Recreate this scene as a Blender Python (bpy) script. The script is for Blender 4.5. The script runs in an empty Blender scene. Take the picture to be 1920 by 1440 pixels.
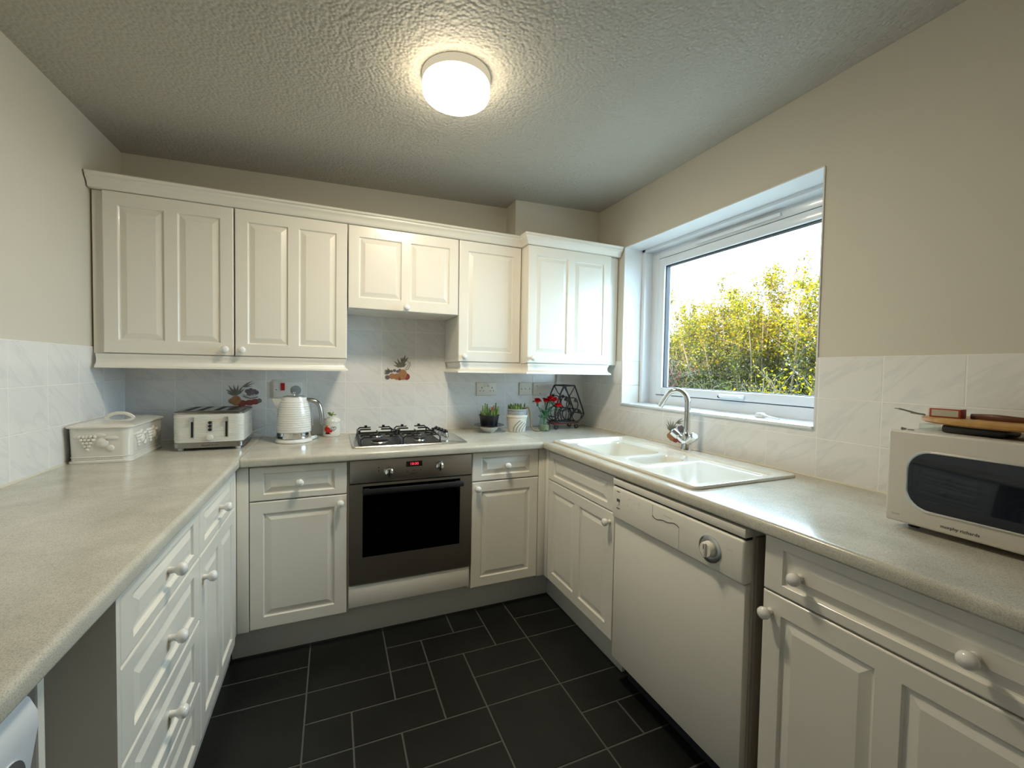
import bpy, bmesh, math, random
from mathutils import Vector, Matrix
from math import pi, sin, cos, radians
random.seed(7)
S = bpy.context.scene
COL = S.collection
# ------------------------------------------------------------------ camera, sky, sun, exposure
cam_d = bpy.data.cameras.new('camera')
cam_d.sensor_width = 36; cam_d.lens = 791.97 / 1920 * 36; cam_d.clip_start = 0.02
cam = bpy.data.objects.new('camera', cam_d); COL.objects.link(cam)
cR = Vector((0.92056321, -0.39019841, 0.01756607)); cU = Vector((-0.00330257, 0.03719543, 0.99930255)); cF = Vector((0.39057965, 0.91997918, -0.03295209))
cam.matrix_world = Matrix(((cR.x, cU.x, -cF.x, 0.516146), (cR.y, cU.y, -cF.y, -2.600156), (cR.z, cU.z, -cF.z, 1.292662), (0, 0, 0, 1)))
S.camera = cam
W = bpy.data.worlds.new('sky'); S.world = W; W.use_nodes = True
bg = W.node_tree.nodes['Background']; bg.inputs[0].default_value = (0.57, 0.82, 1.0, 1); bg.inputs[1].default_value = 9.0
sun_d = bpy.data.lights.new('sun', 'SUN'); sun_d.energy = 11.0; sun_d.angle = radians(1.0); sun_d.color = (1.0, 0.84, 0.50)
sun = bpy.data.objects.new('sun', sun_d); COL.objects.link(sun)
sun.rotation_euler = Vector((0.85, 0.42, -0.215)).to_track_quat('-Z', 'Y').to_euler(); sun.location = (-5, -3, 6)
por_d = bpy.data.lights.new('window_portal', 'AREA'); por_d.shape = 'RECTANGLE'; por_d.size = 1.0; por_d.size_y = 0.85
por_d.cycles.is_portal = True
por = bpy.data.objects.new('window_portal', por_d); COL.objects.link(por)
por.location = (2.44, -1.03, 1.57); por.rotation_euler = (0, radians(90), 0)
LAMP = 78.0
vs = S.view_settings; vs.view_transform = 'Standard'; vs.look = 'None'; vs.exposure = 0.62; vs.gamma = 1.0; vs.use_curve_mapping = False

# ------------------------------------------------------------------ materials
MATS = {}
def nm(name):
    m = bpy.data.materials.new(name); m.use_nodes = True; nt = m.node_tree
    b = nt.nodes['Principled BSDF']; MATS[name] = m
    return m, nt, b
def mat(name, col, rough=0.5, metal=0.0, bump=0, bscale=60, spec=0.5, coat=0, trans=0, emit=None, es=0, aniso=0, vary=0, sub=0):
    m, nt, b = nm(name)
    b.inputs['Base Color'].default_value = (*col, 1); b.inputs['Roughness'].default_value = rough
    b.inputs['Metallic'].default_value = metal; b.inputs['Specular IOR Level'].default_value = spec
    b.inputs['Coat Weight'].default_value = coat; b.inputs['Coat Roughness'].default_value = 0.08
    b.inputs['Transmission Weight'].default_value = trans
    if emit: b.inputs['Emission Color'].default_value = (*emit, 1); b.inputs['Emission Strength'].default_value = es
    tc = nt.nodes.new('ShaderNodeTexCoord')
    if vary:
        n = nt.nodes.new('ShaderNodeTexNoise'); n.inputs['Scale'].default_value = bscale; n.inputs['Detail'].default_value = 4
        nt.links.new(tc.outputs['Object'], n.inputs['Vector'])
        mx = nt.nodes.new('ShaderNodeMix'); mx.data_type = 'RGBA'
        mx.inputs['A'].default_value = (*[c * (1 - vary) for c in col], 1); mx.inputs['B'].default_value = (*[min(1, c * (1 + vary)) for c in col], 1)
        nt.links.new(n.outputs['Fac'], mx.inputs['Factor']); nt.links.new(mx.outputs['Result'], b.inputs['Base Color'])
    if bump:
        n = nt.nodes.new('ShaderNodeTexNoise'); n.inputs['Scale'].default_value = bscale; n.inputs['Detail'].default_value = 3
        nt.links.new(tc.outputs['Object'], n.inputs['Vector'])
        bp = nt.nodes.new('ShaderNodeBump'); bp.inputs['Strength'].default_value = bump; bp.inputs['Distance'].default_value = 0.003
        nt.links.new(n.outputs['Fac'], bp.inputs['Height']); nt.links.new(bp.outputs['Normal'], b.inputs['Normal'])
    return m
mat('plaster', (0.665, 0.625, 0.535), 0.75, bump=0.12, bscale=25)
mat('reveal_paint', (0.80, 0.81, 0.82), 0.5)
mat('cabinet_white', (0.83, 0.80, 0.72), 0.28, coat=0.35)
mat('carcass', (0.62, 0.60, 0.56), 0.5)
mat('plinth_white', (0.68, 0.67, 0.64), 0.4)
mat('knob_white', (0.86, 0.85, 0.82), 0.15, coat=0.5)
mat('upvc', (0.80, 0.83, 0.86), 0.25, coat=0.3)
mat('gasket', (0.03, 0.03, 0.035), 0.5)
mat('appliance_white', (0.79, 0.765, 0.69), 0.38)
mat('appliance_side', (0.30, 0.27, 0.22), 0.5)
mat('white_plastic', (0.82, 0.81, 0.78), 0.3)
mat('cream_plastic', (0.78, 0.73, 0.64), 0.4)
mat('microwave_white', (0.60, 0.565, 0.50), 0.35)
mat('black_plastic', (0.012, 0.012, 0.013), 0.35)
mat('black_iron', (0.012, 0.011, 0.011), 0.45)
mat('cast_iron', (0.010, 0.010, 0.010), 0.35)
mat('dark_cavity', (0.004, 0.004, 0.004), 0.6)
mat('gap_dark', (0.02, 0.018, 0.015), 0.8)
mat('chrome', (0.80, 0.81, 0.82), 0.08, 1.0)
mat('satin_chrome', (0.62, 0.62, 0.60), 0.28, 1.0)
mat('dark_chrome', (0.34, 0.33, 0.31), 0.20, 1.0)
mat('print_grey', (0.10, 0.10, 0.10), 0.6)
mat('print_dark', (0.05, 0.045, 0.04), 0.6)
mat('red_display', (0.2, 0.0, 0.01), 0.3, emit=(1.0, 0.06, 0.10), es=0.9)
mat('display_glass', (0.02, 0.008, 0.006), 0.15)
mat('red_rocker', (0.45, 0.01, 0.02), 0.3)
mat('ceramic_white', (0.80, 0.78, 0.72), 0.12, coat=0.6)
mat('ceramic_sink', (0.80, 0.78, 0.70), 0.14, coat=0.5)
mat('ceramic_bin', (0.80, 0.77, 0.69), 0.10, coat=0.8)
mat('ceramic_kettle', (0.84, 0.84, 0.81), 0.12, coat=0.8)
mat('toaster_white', (0.78, 0.78, 0.73), 0.15, coat=0.8)
mat('pot_black', (0.012, 0.014, 0.018), 0.3)
mat('pot_cream', (0.72, 0.68, 0.58), 0.5)
mat('pot_grey', (0.36, 0.38, 0.39), 0.5)
mat('plate_dark', (0.015, 0.014, 0.016), 0.2)
mat('soil', (0.03, 0.02, 0.012), 0.9, bump=0.8, bscale=200)
mat('succulent_green', (0.16, 0.23, 0.05), 0.45, vary=0.5, bscale=90)
mat('succulent_dark', (0.06, 0.12, 0.03), 0.45, vary=0.4, bscale=90)
mat('succulent_tip', (0.30, 0.09, 0.03), 0.5)
mat('dry_stem', (0.22, 0.15, 0.06), 0.6)
mat('petal_red', (0.62, 0.006, 0.012), 0.5, vary=0.35, bscale=60)
mat('stem_green', (0.05, 0.17, 0.08), 0.5)
mat('pebbles', (0.26, 0.28, 0.16), 0.3, bump=1.0, bscale=180, vary=0.5)
mat('rack_wood', (0.10, 0.018, 0.015), 0.4, vary=0.3, bscale=30)
mat('matchbox_white', (0.80, 0.78, 0.70), 0.5)
mat('matchbox_red', (0.38, 0.05, 0.03), 0.5)
mat('matchbox_face', (0.50, 0.50, 0.42), 0.5)
mat('leather', (0.12, 0.04, 0.015), 0.5)
mat('steel_key', (0.35, 0.33, 0.30), 0.3, 1.0)
mat('fruit_orange', (0.40, 0.20, 0.09), 0.4, vary=0.35, bscale=60)
mat('fruit_red', (0.27, 0.06, 0.05), 0.4, vary=0.35, bscale=60)
mat('fruit_plum', (0.16, 0.13, 0.16), 0.4, vary=0.4, bscale=60)
mat('leaf_print', (0.20, 0.20, 0.16), 0.4, vary=0.5, bscale=60)
mat('jar_red', (0.60, 0.02, 0.02), 0.3)
mat('jar_yellow', (0.65, 0.40, 0.06), 0.3)
mat('jar_green', (0.16, 0.22, 0.03), 0.4)
mat('dial_blue', (0.02, 0.05, 0.18), 0.3)
mat('washer_white', (0.74, 0.77, 0.82), 0.3)
mat('cable_white', (0.55, 0.53, 0.48), 0.4)
mat('sealant', (0.74, 0.70, 0.58), 0.35)
mat('kicker_black', (0.025, 0.028, 0.035), 0.5)
mat('panel_laminate', (0.80, 0.78, 0.73), 0.5)  # laminate colour of the drawer unit's side panel
mat('rust', (0.10, 0.05, 0.025), 0.8, vary=0.5, bscale=80)
mat('bark', (0.10, 0.065, 0.035), 0.8, vary=0.3, bscale=20)
mat('patio_grey', (0.30, 0.29, 0.26), 0.9, vary=0.2, bscale=6)  # paved ground, made grey so green bounce doesn't tint the ceiling
def leafmat(name, c):
    m, nt, b = nm(name)
    b.inputs['Base Color'].default_value = (*c, 1); b.inputs['Roughness'].default_value = 0.6; b.inputs['Specular IOR Level'].default_value = 0.08
    tr = nt.nodes.new('ShaderNodeBsdfTranslucent'); tr.inputs[0].default_value = (*[min(1, q * 1.15) for q in c], 1)
    mx = nt.nodes.new('ShaderNodeMixShader'); mx.inputs[0].default_value = 0.4
    nt.links.new(b.outputs[0], mx.inputs[1]); nt.links.new(tr.outputs[0], mx.inputs[2])
    nt.links.new(mx.outputs[0], nt.nodes['Material Output'].inputs[0])
for n, c in (('leaf_yellow', (0.27, 0.20, 0.002)), ('leaf_gold', (0.18, 0.12, 0.006)), ('leaf_lime', (0.075, 0.085, 0.006)), ('leaf_green', (0.026, 0.034, 0.006)),
             ('leaf_deep', (0.012, 0.016, 0.004)), ('leaf_olive', (0.07, 0.048, 0.018)), ('petal_pink', (0.22, 0.014, 0.04)), ('petal_pale', (0.30, 0.24, 0.15))):
    leafmat(n, c)
def emis(name, col, s):
    m = bpy.data.materials.new(name); m.use_nodes = True; nt = m.node_tree; nt.nodes.clear()
    e = nt.nodes.new('ShaderNodeEmission'); e.inputs[0].default_value = (*col, 1); e.inputs[1].default_value = s
    o = nt.nodes.new('ShaderNodeOutputMaterial'); nt.links.new(e.outputs[0], o.inputs[0]); MATS[name] = m
emis('lamp_glow', (1.0, 0.875, 0.66), LAMP); emis('lamp_side', (1.0, 0.86, 0.62), 12.0); emis('lamp_rim', (1.0, 0.88, 0.60), 0.42)
def glassmat(name, tint=(1, 1, 1), ior=1.45, rough=0.0):
    m = bpy.data.materials.new(name); m.use_nodes = True; nt = m.node_tree; nt.nodes.clear()
    t = nt.nodes.new('ShaderNodeBsdfTransparent'); t.inputs[0].default_value = (*tint, 1)
    g = nt.nodes.new('ShaderNodeBsdfGlossy'); g.inputs['Roughness'].default_value = rough
    lw = nt.nodes.new('ShaderNodeLayerWeight'); pw = nt.nodes.new('ShaderNodeMath'); pw.operation = 'POWER'; pw.inputs[1].default_value = 4.5; nt.links.new(lw.outputs['Facing'], pw.inputs[0])
    f = nt.nodes.new('ShaderNodeMapRange'); nt.links.new(pw.outputs[0], f.inputs[0]); f.inputs[3].default_value = ((ior - 1) / (ior + 1)) ** 2; f.inputs[4].default_value = 0.8
    mx = nt.nodes.new('ShaderNodeMixShader'); o = nt.nodes.new('ShaderNodeOutputMaterial')
    nt.links.new(f.outputs[0], mx.inputs[0]); nt.links.new(t.outputs[0], mx.inputs[1]); nt.links.new(g.outputs[0], mx.inputs[2]); nt.links.new(mx.outputs[0], o.inputs[0])
    MATS[name] = m
glassmat('window_glass', (0.97, 0.98, 0.98)); glassmat('oven_glass', (0.22, 0.2, 0.19), 1.35); glassmat('vase_glass', (0.90, 0.95, 0.92), 1.5)
mat('dark_glass', (0.008, 0.011, 0.018), 0.05, spec=0.45)

def ceiling_mat():
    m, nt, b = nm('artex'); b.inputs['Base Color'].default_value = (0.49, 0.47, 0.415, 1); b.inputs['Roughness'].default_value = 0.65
    tc = nt.nodes.new('ShaderNodeTexCoord')
    n = nt.nodes.new('ShaderNodeTexNoise'); n.inputs['Scale'].default_value = 48; n.inputs['Detail'].default_value = 1.0; n.inputs['Distortion'].default_value = 0.1
    v = nt.nodes.new('ShaderNodeTexVoronoi'); v.feature = 'SMOOTH_F1'; v.inputs['Scale'].default_value = 85; v.inputs['Smoothness'].default_value = 0.4
    nt.links.new(tc.outputs['Object'], n.inputs['Vector']); nt.links.new(tc.outputs['Object'], v.inputs['Vector'])
    a = nt.nodes.new('ShaderNodeMath'); a.operation = 'SUBTRACT'; nt.links.new(n.outputs['Fac'], a.inputs[0]); nt.links.new(v.outputs['Distance'], a.inputs[1])
    bp = nt.nodes.new('ShaderNodeBump'); bp.inputs['Strength'].default_value = 0.55; bp.inputs['Distance'].default_value = 0.006
    nt.links.new(a.outputs[0], bp.inputs['Height']); nt.links.new(bp.outputs['Normal'], b.inputs['Normal'])
ceiling_mat()
def tile_mat(name, axis, u0):
    m, nt, b = nm(name); L = nt.links.new
    tc = nt.nodes.new('ShaderNodeTexCoord'); sp = nt.nodes.new('ShaderNodeSeparateXYZ'); L(tc.outputs['Object'], sp.inputs[0])
    au = nt.nodes.new('ShaderNodeMath'); au.operation = 'SUBTRACT'; L(sp.outputs[axis], au.inputs[0]); au.inputs[1].default_value = u0 - 0.198 * 20
    av = nt.nodes.new('ShaderNodeMath'); av.operation = 'SUBTRACT'; L(sp.outputs['Z'], av.inputs[0]); av.inputs[1].default_value = 0.91 - 1.5
    cb = nt.nodes.new('ShaderNodeCombineXYZ'); L(au.outputs[0], cb.inputs[0]); L(av.outputs[0], cb.inputs[1])
    br = nt.nodes.new('ShaderNodeTexBrick'); br.offset = 0; br.squash = 1
    br.inputs['Scale'].default_value = 1; br.inputs['Brick Width'].default_value = 0.198; br.inputs['Row Height'].default_value = 0.15
    br.inputs['Mortar Size'].default_value = 0.0024; br.inputs['Mortar Smooth'].default_value = 0.4; br.inputs['Bias'].default_value = 0
    L(cb.outputs[0], br.inputs['Vector'])
    br.inputs['Color1'].default_value = (0.0, 0.0, 0.0, 1); br.inputs['Color2'].default_value = (1, 1, 1, 1)
    # faint marble veins, shifted tile by tile
    vm = nt.nodes.new('ShaderNodeVectorMath'); vm.operation = 'MULTIPLY_ADD'; vm.inputs[1].default_value = (3, 5, 0); L(br.outputs['Color'], vm.inputs[0]); L(cb.outputs[0], vm.inputs[2])
    m0 = nt.nodes.new('ShaderNodeMapping'); m0.inputs['Rotation'].default_value = (0, 0, 0.70); L(vm.outputs[0], m0.inputs[0]); mp = nt.nodes.new('ShaderNodeMapping'); mp.inputs['Scale'].default_value = (3, 13, 1); L(m0.outputs[0], mp.inputs[0])
    n = nt.nodes.new('ShaderNodeTexNoise'); n.inputs['Scale'].default_value = 1.2; n.inputs['Detail'].default_value = 3; n.inputs['Distortion'].default_value = 0.5; L(mp.outputs[0], n.inputs['Vector'])
    cr = nt.nodes.new('ShaderNodeValToRGB'); cr.color_ramp.elements[0].position = 0.40; cr.color_ramp.elements[0].color = (0.82, 0.81, 0.79, 1)
    cr.color_ramp.elements[1].position = 0.56; cr.color_ramp.elements[1].color = (0.755, 0.755, 0.745, 1)
    e = cr.color_ramp.elements.new(0.50); e.color = (0.82, 0.81, 0.79, 1); e = cr.color_ramp.elements.new(0.62); e.color = (0.815, 0.81, 0.79, 1)
    L(n.outputs['Fac'], cr.inputs[0])
    mx = nt.nodes.new('ShaderNodeMix'); mx.data_type = 'RGBA'; L(br.outputs['Fac'], mx.inputs['Factor']); L(cr.outputs[0], mx.inputs['A']); mx.inputs['B'].default_value = (0.90, 0.89, 0.85, 1)
    L(mx.outputs['Result'], b.inputs['Base Color'])
    iv = nt.nodes.new('ShaderNodeMath'); iv.operation = 'MULTIPLY'; iv.inputs[1].default_value = -1; L(br.outputs['Fac'], iv.inputs[0])
    bp = nt.nodes.new('ShaderNodeBump'); bp.inputs['Strength'].default_value = 0.6; bp.inputs['Distance'].default_value = 0.0015; L(iv.outputs[0], bp.inputs['Height']); L(bp.outputs['Normal'], b.inputs['Normal'])
    rr = nt.nodes.new('ShaderNodeMapRange'); L(br.outputs['Fac'], rr.inputs[0]); rr.inputs[3].default_value = 0.16; rr.inputs[4].default_value = 0.6; L(rr.outputs[0], b.inputs['Roughness'])
tile_mat('tiles_back', 'X', 0.584); tile_mat('tiles_left', 'Y', -0.2); tile_mat('tiles_right', 'Y', -1.80)
def floor_mat():
    m, nt, b = nm('slate'); L = nt.links.new
    tc = nt.nodes.new('ShaderNodeTexCoord'); n = nt.nodes.new('ShaderNodeTexNoise'); n.inputs['Scale'].default_value = 5; n.inputs['Detail'].default_value = 7; n.inputs['Roughness'].default_value = 0.65
    L(tc.outputs['Object'], n.inputs['Vector'])
    cr = nt.nodes.new('ShaderNodeValToRGB'); cr.color_ramp.elements[0].position = 0.3; cr.color_ramp.elements[0].color = (0.0045, 0.0050, 0.0045, 1); cr.color_ramp.elements[1].position = 0.75; cr.color_ramp.elements[1].color = (0.012, 0.0125, 0.011, 1)
    L(n.outputs['Fac'], cr.inputs[0]); L(cr.outputs[0], b.inputs['Base Color']); b.inputs['Roughness'].default_value = 0.42; b.inputs['Specular IOR Level'].default_value = 0.35
    n2 = nt.nodes.new('ShaderNodeTexNoise'); n2.inputs['Scale'].default_value = 28; n2.inputs['Detail'].default_value = 6; L(tc.outputs['Object'], n2.inputs['Vector'])
    bp = nt.nodes.new('ShaderNodeBump'); bp.inputs['Strength'].default_value = 0.35; bp.inputs['Distance'].default_value = 0.003; L(n2.outputs['Fac'], bp.inputs['Height']); L(bp.outputs['Normal'], b.inputs['Normal'])
floor_mat(); mat('floor_grout', (0.085, 0.085, 0.077), 0.6)
def worktop_mat():
    m, nt, b = nm('laminate'); L = nt.links.new
    tc = nt.nodes.new('ShaderNodeTexCoord')
    n = nt.nodes.new('ShaderNodeTexNoise'); n.inputs['Scale'].default_value = 9; n.inputs['Detail'].default_value = 5; n.inputs['Roughness'].default_value = 0.6; L(tc.outputs['Object'], n.inputs['Vector'])
    cr = nt.nodes.new('ShaderNodeValToRGB'); cr.color_ramp.elements[0].position = 0.3; cr.color_ramp.elements[0].color = (0.50, 0.485, 0.42, 1); cr.color_ramp.elements[1].position = 0.72; cr.color_ramp.elements[1].color = (0.62, 0.605, 0.54, 1)
    L(n.outputs['Fac'], cr.inputs[0])
    mp = nt.nodes.new('ShaderNodeMapping'); mp.inputs['Scale'].default_value = (1, 0.8, 1); L(tc.outputs['Object'], mp.inputs[0])
    s = nt.nodes.new('ShaderNodeTexNoise'); s.inputs['Scale'].default_value = 560; s.inputs['Detail'].default_value = 2; L(mp.outputs[0], s.inputs['Vector'])
    c2 = nt.nodes.new('ShaderNodeValToRGB'); c2.color_ramp.elements[0].position = 0.36; c2.color_ramp.elements[0].color = (0.80, 0.78, 0.75, 1); c2.color_ramp.elements[1].position = 0.55; c2.color_ramp.elements[1].color = (1.08, 1.08, 1.06, 1)
    L(s.outputs['Fac'], c2.inputs[0])
    mx = nt.nodes.new('ShaderNodeMix'); mx.data_type = 'RGBA'; mx.blend_type = 'MULTIPLY'; mx.inputs['Factor'].default_value = 1; L(cr.outputs[0], mx.inputs['A']); L(c2.outputs[0], mx.inputs['B'])
    L(mx.outputs['Result'], b.inputs['Base Color']); b.inputs['Roughness'].default_value = 0.20
    bp = nt.nodes.new('ShaderNodeBump'); bp.inputs['Strength'].default_value = 0.06; bp.inputs['Distance'].default_value = 0.001; L(s.outputs['Fac'], bp.inputs['Height']); L(bp.outputs['Normal'], b.inputs['Normal'])
worktop_mat()
def brushed(name, col, rough, sc, axis_scale):
    m, nt, b = nm(name); L = nt.links.new
    b.inputs['Base Color'].default_value = (*col, 1); b.inputs['Metallic'].default_value = 1
    tc = nt.nodes.new('ShaderNodeTexCoord'); mp = nt.nodes.new('ShaderNodeMapping'); mp.inputs['Scale'].default_value = axis_scale; L(tc.outputs['Object'], mp.inputs[0])
    n = nt.nodes.new('ShaderNodeTexNoise'); n.inputs['Scale'].default_value = sc; n.inputs['Detail'].default_value = 3; L(mp.outputs[0], n.inputs['Vector'])
    r = nt.nodes.new('ShaderNodeMapRange'); L(n.outputs['Fac'], r.inputs[0]); r.inputs[3].default_value = rough - 0.07; r.inputs[4].default_value = rough + 0.1; L(r.outputs[0], b.inputs['Roughness'])
    bp = nt.nodes.new('ShaderNodeBump'); bp.inputs['Strength'].default_value = 0.08; bp.inputs['Distance'].default_value = 0.001; L(n.outputs['Fac'], bp.inputs['Height']); L(bp.outputs['Normal'], b.inputs['Normal'])
brushed('steel', (0.40, 0.37, 0.33), 0.33, 60, (1, 1, 30)); brushed('steel_hob', (0.62, 0.60, 0.56), 0.24, 60, (1, 30, 30))
def wood_mat():
    m, nt, b = nm('board_wood'); L = nt.links.new
    tc = nt.nodes.new('ShaderNodeTexCoord'); mp = nt.nodes.new('ShaderNodeMapping'); mp.inputs['Scale'].default_value = (8, 60, 8); L(tc.outputs['Object'], mp.inputs[0])
    n = nt.nodes.new('ShaderNodeTexNoise'); n.inputs['Scale'].default_value = 1; n.inputs['Detail'].default_value = 4; L(mp.outputs[0], n.inputs['Vector'])
    cr = nt.nodes.new('ShaderNodeValToRGB'); cr.color_ramp.elements[0].color = (0.36, 0.17, 0.04, 1); cr.color_ramp.elements[1].color = (0.62, 0.36, 0.11, 1)
    L(n.outputs['Fac'], cr.inputs[0]); L(cr.outputs[0], b.inputs['Base Color']); b.inputs['Roughness'].default_value = 0.4
wood_mat()

# ------------------------------------------------------------------ mesh builder
class MB:
    def __init__(s): s.v = []; s.f = []; s.m = []; s.mats = []
    def mi(s, name):
        if name not in s.mats: s.mats.append(name)
        return s.mats.index(name)
    def add(s, vs, fs, m):
        o = len(s.v); s.v += [Vector(v) for v in vs]; k = s.mi(m)
        for f in fs: s.f.append([o + i for i in f]); s.m.append(k)
        return s
    def xf(s, M, start=0):
        for i in range(start, len(s.v)): s.v[i] = M @ s.v[i]
        return s
    def box(s, x0, y0, z0, x1, y1, z1, m, bev=0, seg=2):
        if bev <= 0:
            vs = [(x0, y0, z0), (x1, y0, z0), (x1, y1, z0), (x0, y1, z0), (x0, y0, z1), (x1, y0, z1), (x1, y1, z1), (x0, y1, z1)]
            return s.add(vs, [(0, 3, 2, 1), (4, 5, 6, 7), (0, 1, 5, 4), (1, 2, 6, 5), (2, 3, 7, 6), (3, 0, 4, 7)], m)
        b = bmesh.new(); bmesh.ops.create_cube(b, size=1)
        for v in b.verts: v.co = Vector(((x0 + x1) / 2 + v.co.x * (x1 - x0), (y0 + y1) / 2 + v.co.y * (y1 - y0), (z0 + z1) / 2 + v.co.z * (z1 - z0)))
        bmesh.ops.bevel(b, geom=b.edges[:], offset=bev, segments=seg, affect='EDGES', profile=0.5)
        b.verts.ensure_lookup_table(); b.verts.index_update()
        s.add([v.co.copy() for v in b.verts], [[v.index for v in f.verts] for f in b.faces], m); b.free(); return s
    def loft(s, rings, m, cap0=True, cap1=True, closed=True):
        n = len(rings[0]); vs = [p for r in rings for p in r]; fs = []
        for k in range(len(rings) - 1):
            for i in range(n if closed else n - 1):
                j = (i + 1) % n; fs.append((k * n + i, k * n + j, (k + 1) * n + j, (k + 1) * n + i))
        if cap0: fs.append(tuple(range(n - 1, -1, -1)))
        if cap1: fs.append(tuple((len(rings) - 1) * n + i for i in range(n)))
        return s.add(vs, fs, m)
    def lathe(s, prof, m, c=(0, 0, 0), seg=24, M=None):
        rings = []
        for r, z in prof:
            rings.append([Vector((max(r, 1e-5) * cos(2 * pi * i / seg), max(r, 1e-5) * sin(2 * pi * i / seg), z)) for i in range(seg)])
        st = len(s.v); s.loft(rings, m)
        if M is not None: s.xf(M, st)
        s.xf(Matrix.Translation(c), st); return s
    def tube(s, pts, r, m, seg=8, closed=False, flat=1.0):
        P = [Vector(p) for p in pts]; n = len(P); R = r if isinstance(r, (list, tuple)) else [r] * n
        T = []
        for i in range(n):
            a = P[i - 1] if (i > 0 or closed) else P[i]; b = P[(i + 1) % n] if (i < n - 1 or closed) else P[i]
            T.append((b - a).normalized())
        up = Vector((0, 0, 1)) if abs(T[0].z) < 0.9 else Vector((0, 1, 0))
        N = (up - T[0] * up.dot(T[0])).normalized(); rings = []
        for i in range(n):
            N = N - T[i] * N.dot(T[i])
            if N.length < 1e-6: N = T[i].orthogonal()
            N.normalize(); B = T[i].cross(N)
            rings.append([P[i] + N * (R[i] * cos(2 * pi * k / seg)) + B * (R[i] * flat * sin(2 * pi * k / seg)) for k in range(seg)])
        if closed: rings.append(rings[0]); return s.loft(rings, m, False, False)
        return s.loft(rings, m)
    def ball(s, c, r, m, seg=10, sc=(1, 1, 1)):
        st = len(s.v); k = seg // 2 + 1
        s.lathe([(r * sin(pi * i / k), -r * cos(pi * i / k)) for i in range(k + 1)], m, (0, 0, 0), seg)
        s.xf(Matrix.Translation(c) @ Matrix.Diagonal((*sc, 1)), st); return s
    def build(s, name, parent=None, kind=None, label=None, flat=False, ang=38, loc=None):
        me = bpy.data.meshes.new(name); me.from_pydata([tuple(v) for v in s.v], [], s.f)
        for n in s.mats: me.materials.append(MATS[n])
        me.polygons.foreach_set('material_index', s.m)
        bm = bmesh.new(); bm.from_mesh(me)
        if len(s.v) < 30000: bmesh.ops.recalc_face_normals(bm, faces=bm.faces)
        bm.to_mesh(me); bm.free()
        if not flat:
            me.polygons.foreach_set('use_smooth', [True] * len(me.polygons)); me.set_sharp_from_angle(angle=radians(ang))
        me.update(); o = bpy.data.objects.new(name, me); COL.objects.link(o)
        if parent: o.parent = parent
        if kind: o['kind'] = kind
        if label: o['label'] = label
        return o
def build_each(mb, name, parent=None, **kw):
    """one object per separate piece"""
    par = list(range(len(mb.v)))
    def find(a):
        while par[a] != a: par[a] = par[par[a]]; a = par[a]
        return a
    for f in mb.f:
        for i in f[1:]: par[find(i)] = find(f[0])
    groups = {}
    for k, f in enumerate(mb.f): groups.setdefault(find(f[0]), []).append(k)
    out = []
    for ks in groups.values():
        q = MB(); mp = {}
        for k in ks:
            fs = []
            for i in mb.f[k]:
                if i not in mp: mp[i] = len(q.v); q.v.append(mb.v[i])
                fs.append(mp[i])
            q.f.append(fs); q.m.append(q.mi(mb.mats[mb.m[k]]))
        out.append(q.build(name, parent, **kw))
    return out
def tag(o, label, cat, group=None):
    o['label'] = label; o['category'] = cat
    if group: o['group'] = group
    return o
def thing(name, label, cat, loc=(0, 0, 0), rz=0, group=None):
    o = bpy.data.objects.new(name, None); COL.objects.link(o); o.location = loc; o.rotation_euler = (0, 0, rz); o.empty_display_size = 0.05
    return tag(o, label, cat, group)
def copy_tree(o, parent=None):
    c = o.copy(); COL.objects.link(c)
    if parent: c.parent = parent
    for ch in list(o.children): copy_tree(ch, c)
    return c
def rrect(cx, cy, w, h, r, z, n=5):
    r = min(r, w / 2 - 1e-4, h / 2 - 1e-4); P = []
    for (sx, sy, a0) in ((1, 1, 0), (-1, 1, 90), (-1, -1, 180), (1, -1, 270)):
        for k in range(n + 1):
            a = radians(a0 + 90 * k / n); P.append(Vector((cx + sx * (w / 2 - r) + r * cos(a), cy + sy * (h / 2 - r) + r * sin(a), z)))
    return P
def text_mesh(mb, txt, size, m, M, ext=0.0003, sx=1.0):
    cu = bpy.data.curves.new('t', 'FONT'); cu.body = txt; cu.size = size; cu.extrude = ext; cu.align_x = 'CENTER'; cu.align_y = 'CENTER'; cu.resolution_u = 2
    o = bpy.data.objects.new('t', cu); COL.objects.link(o); dg = bpy.context.evaluated_depsgraph_get(); dg.update()
    me = bpy.data.meshes.new_from_object(o.evaluated_get(dg)); st = len(mb.v)
    mb.add([Vector((v.co.x * sx, v.co.y, v.co.z)) for v in me.vertices], [list(p.vertices) for p in me.polygons], m); mb.xf(M, st)
    bpy.data.objects.remove(o); bpy.data.meshes.remove(me)
# text frames: local text x -> direction, y -> up
def face_frame(o, xdir, ydir=(0, 0, 1)):
    x = Vector(xdir).normalized(); y = Vector(ydir).normalized(); z = x.cross(y)
    return Matrix(((x.x, y.x, z.x, o[0]), (x.y, y.y, z.y, o[1]), (x.z, y.z, z.z, o[2]), (0, 0, 0, 1)))

# ------------------------------------------------------------------ the room
XL, XR, YB, FZ = -0.407, 2.175, 0.0, 0.025
def zc(x): return 2.2996 + 0.031 * (x + 0.1)
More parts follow.
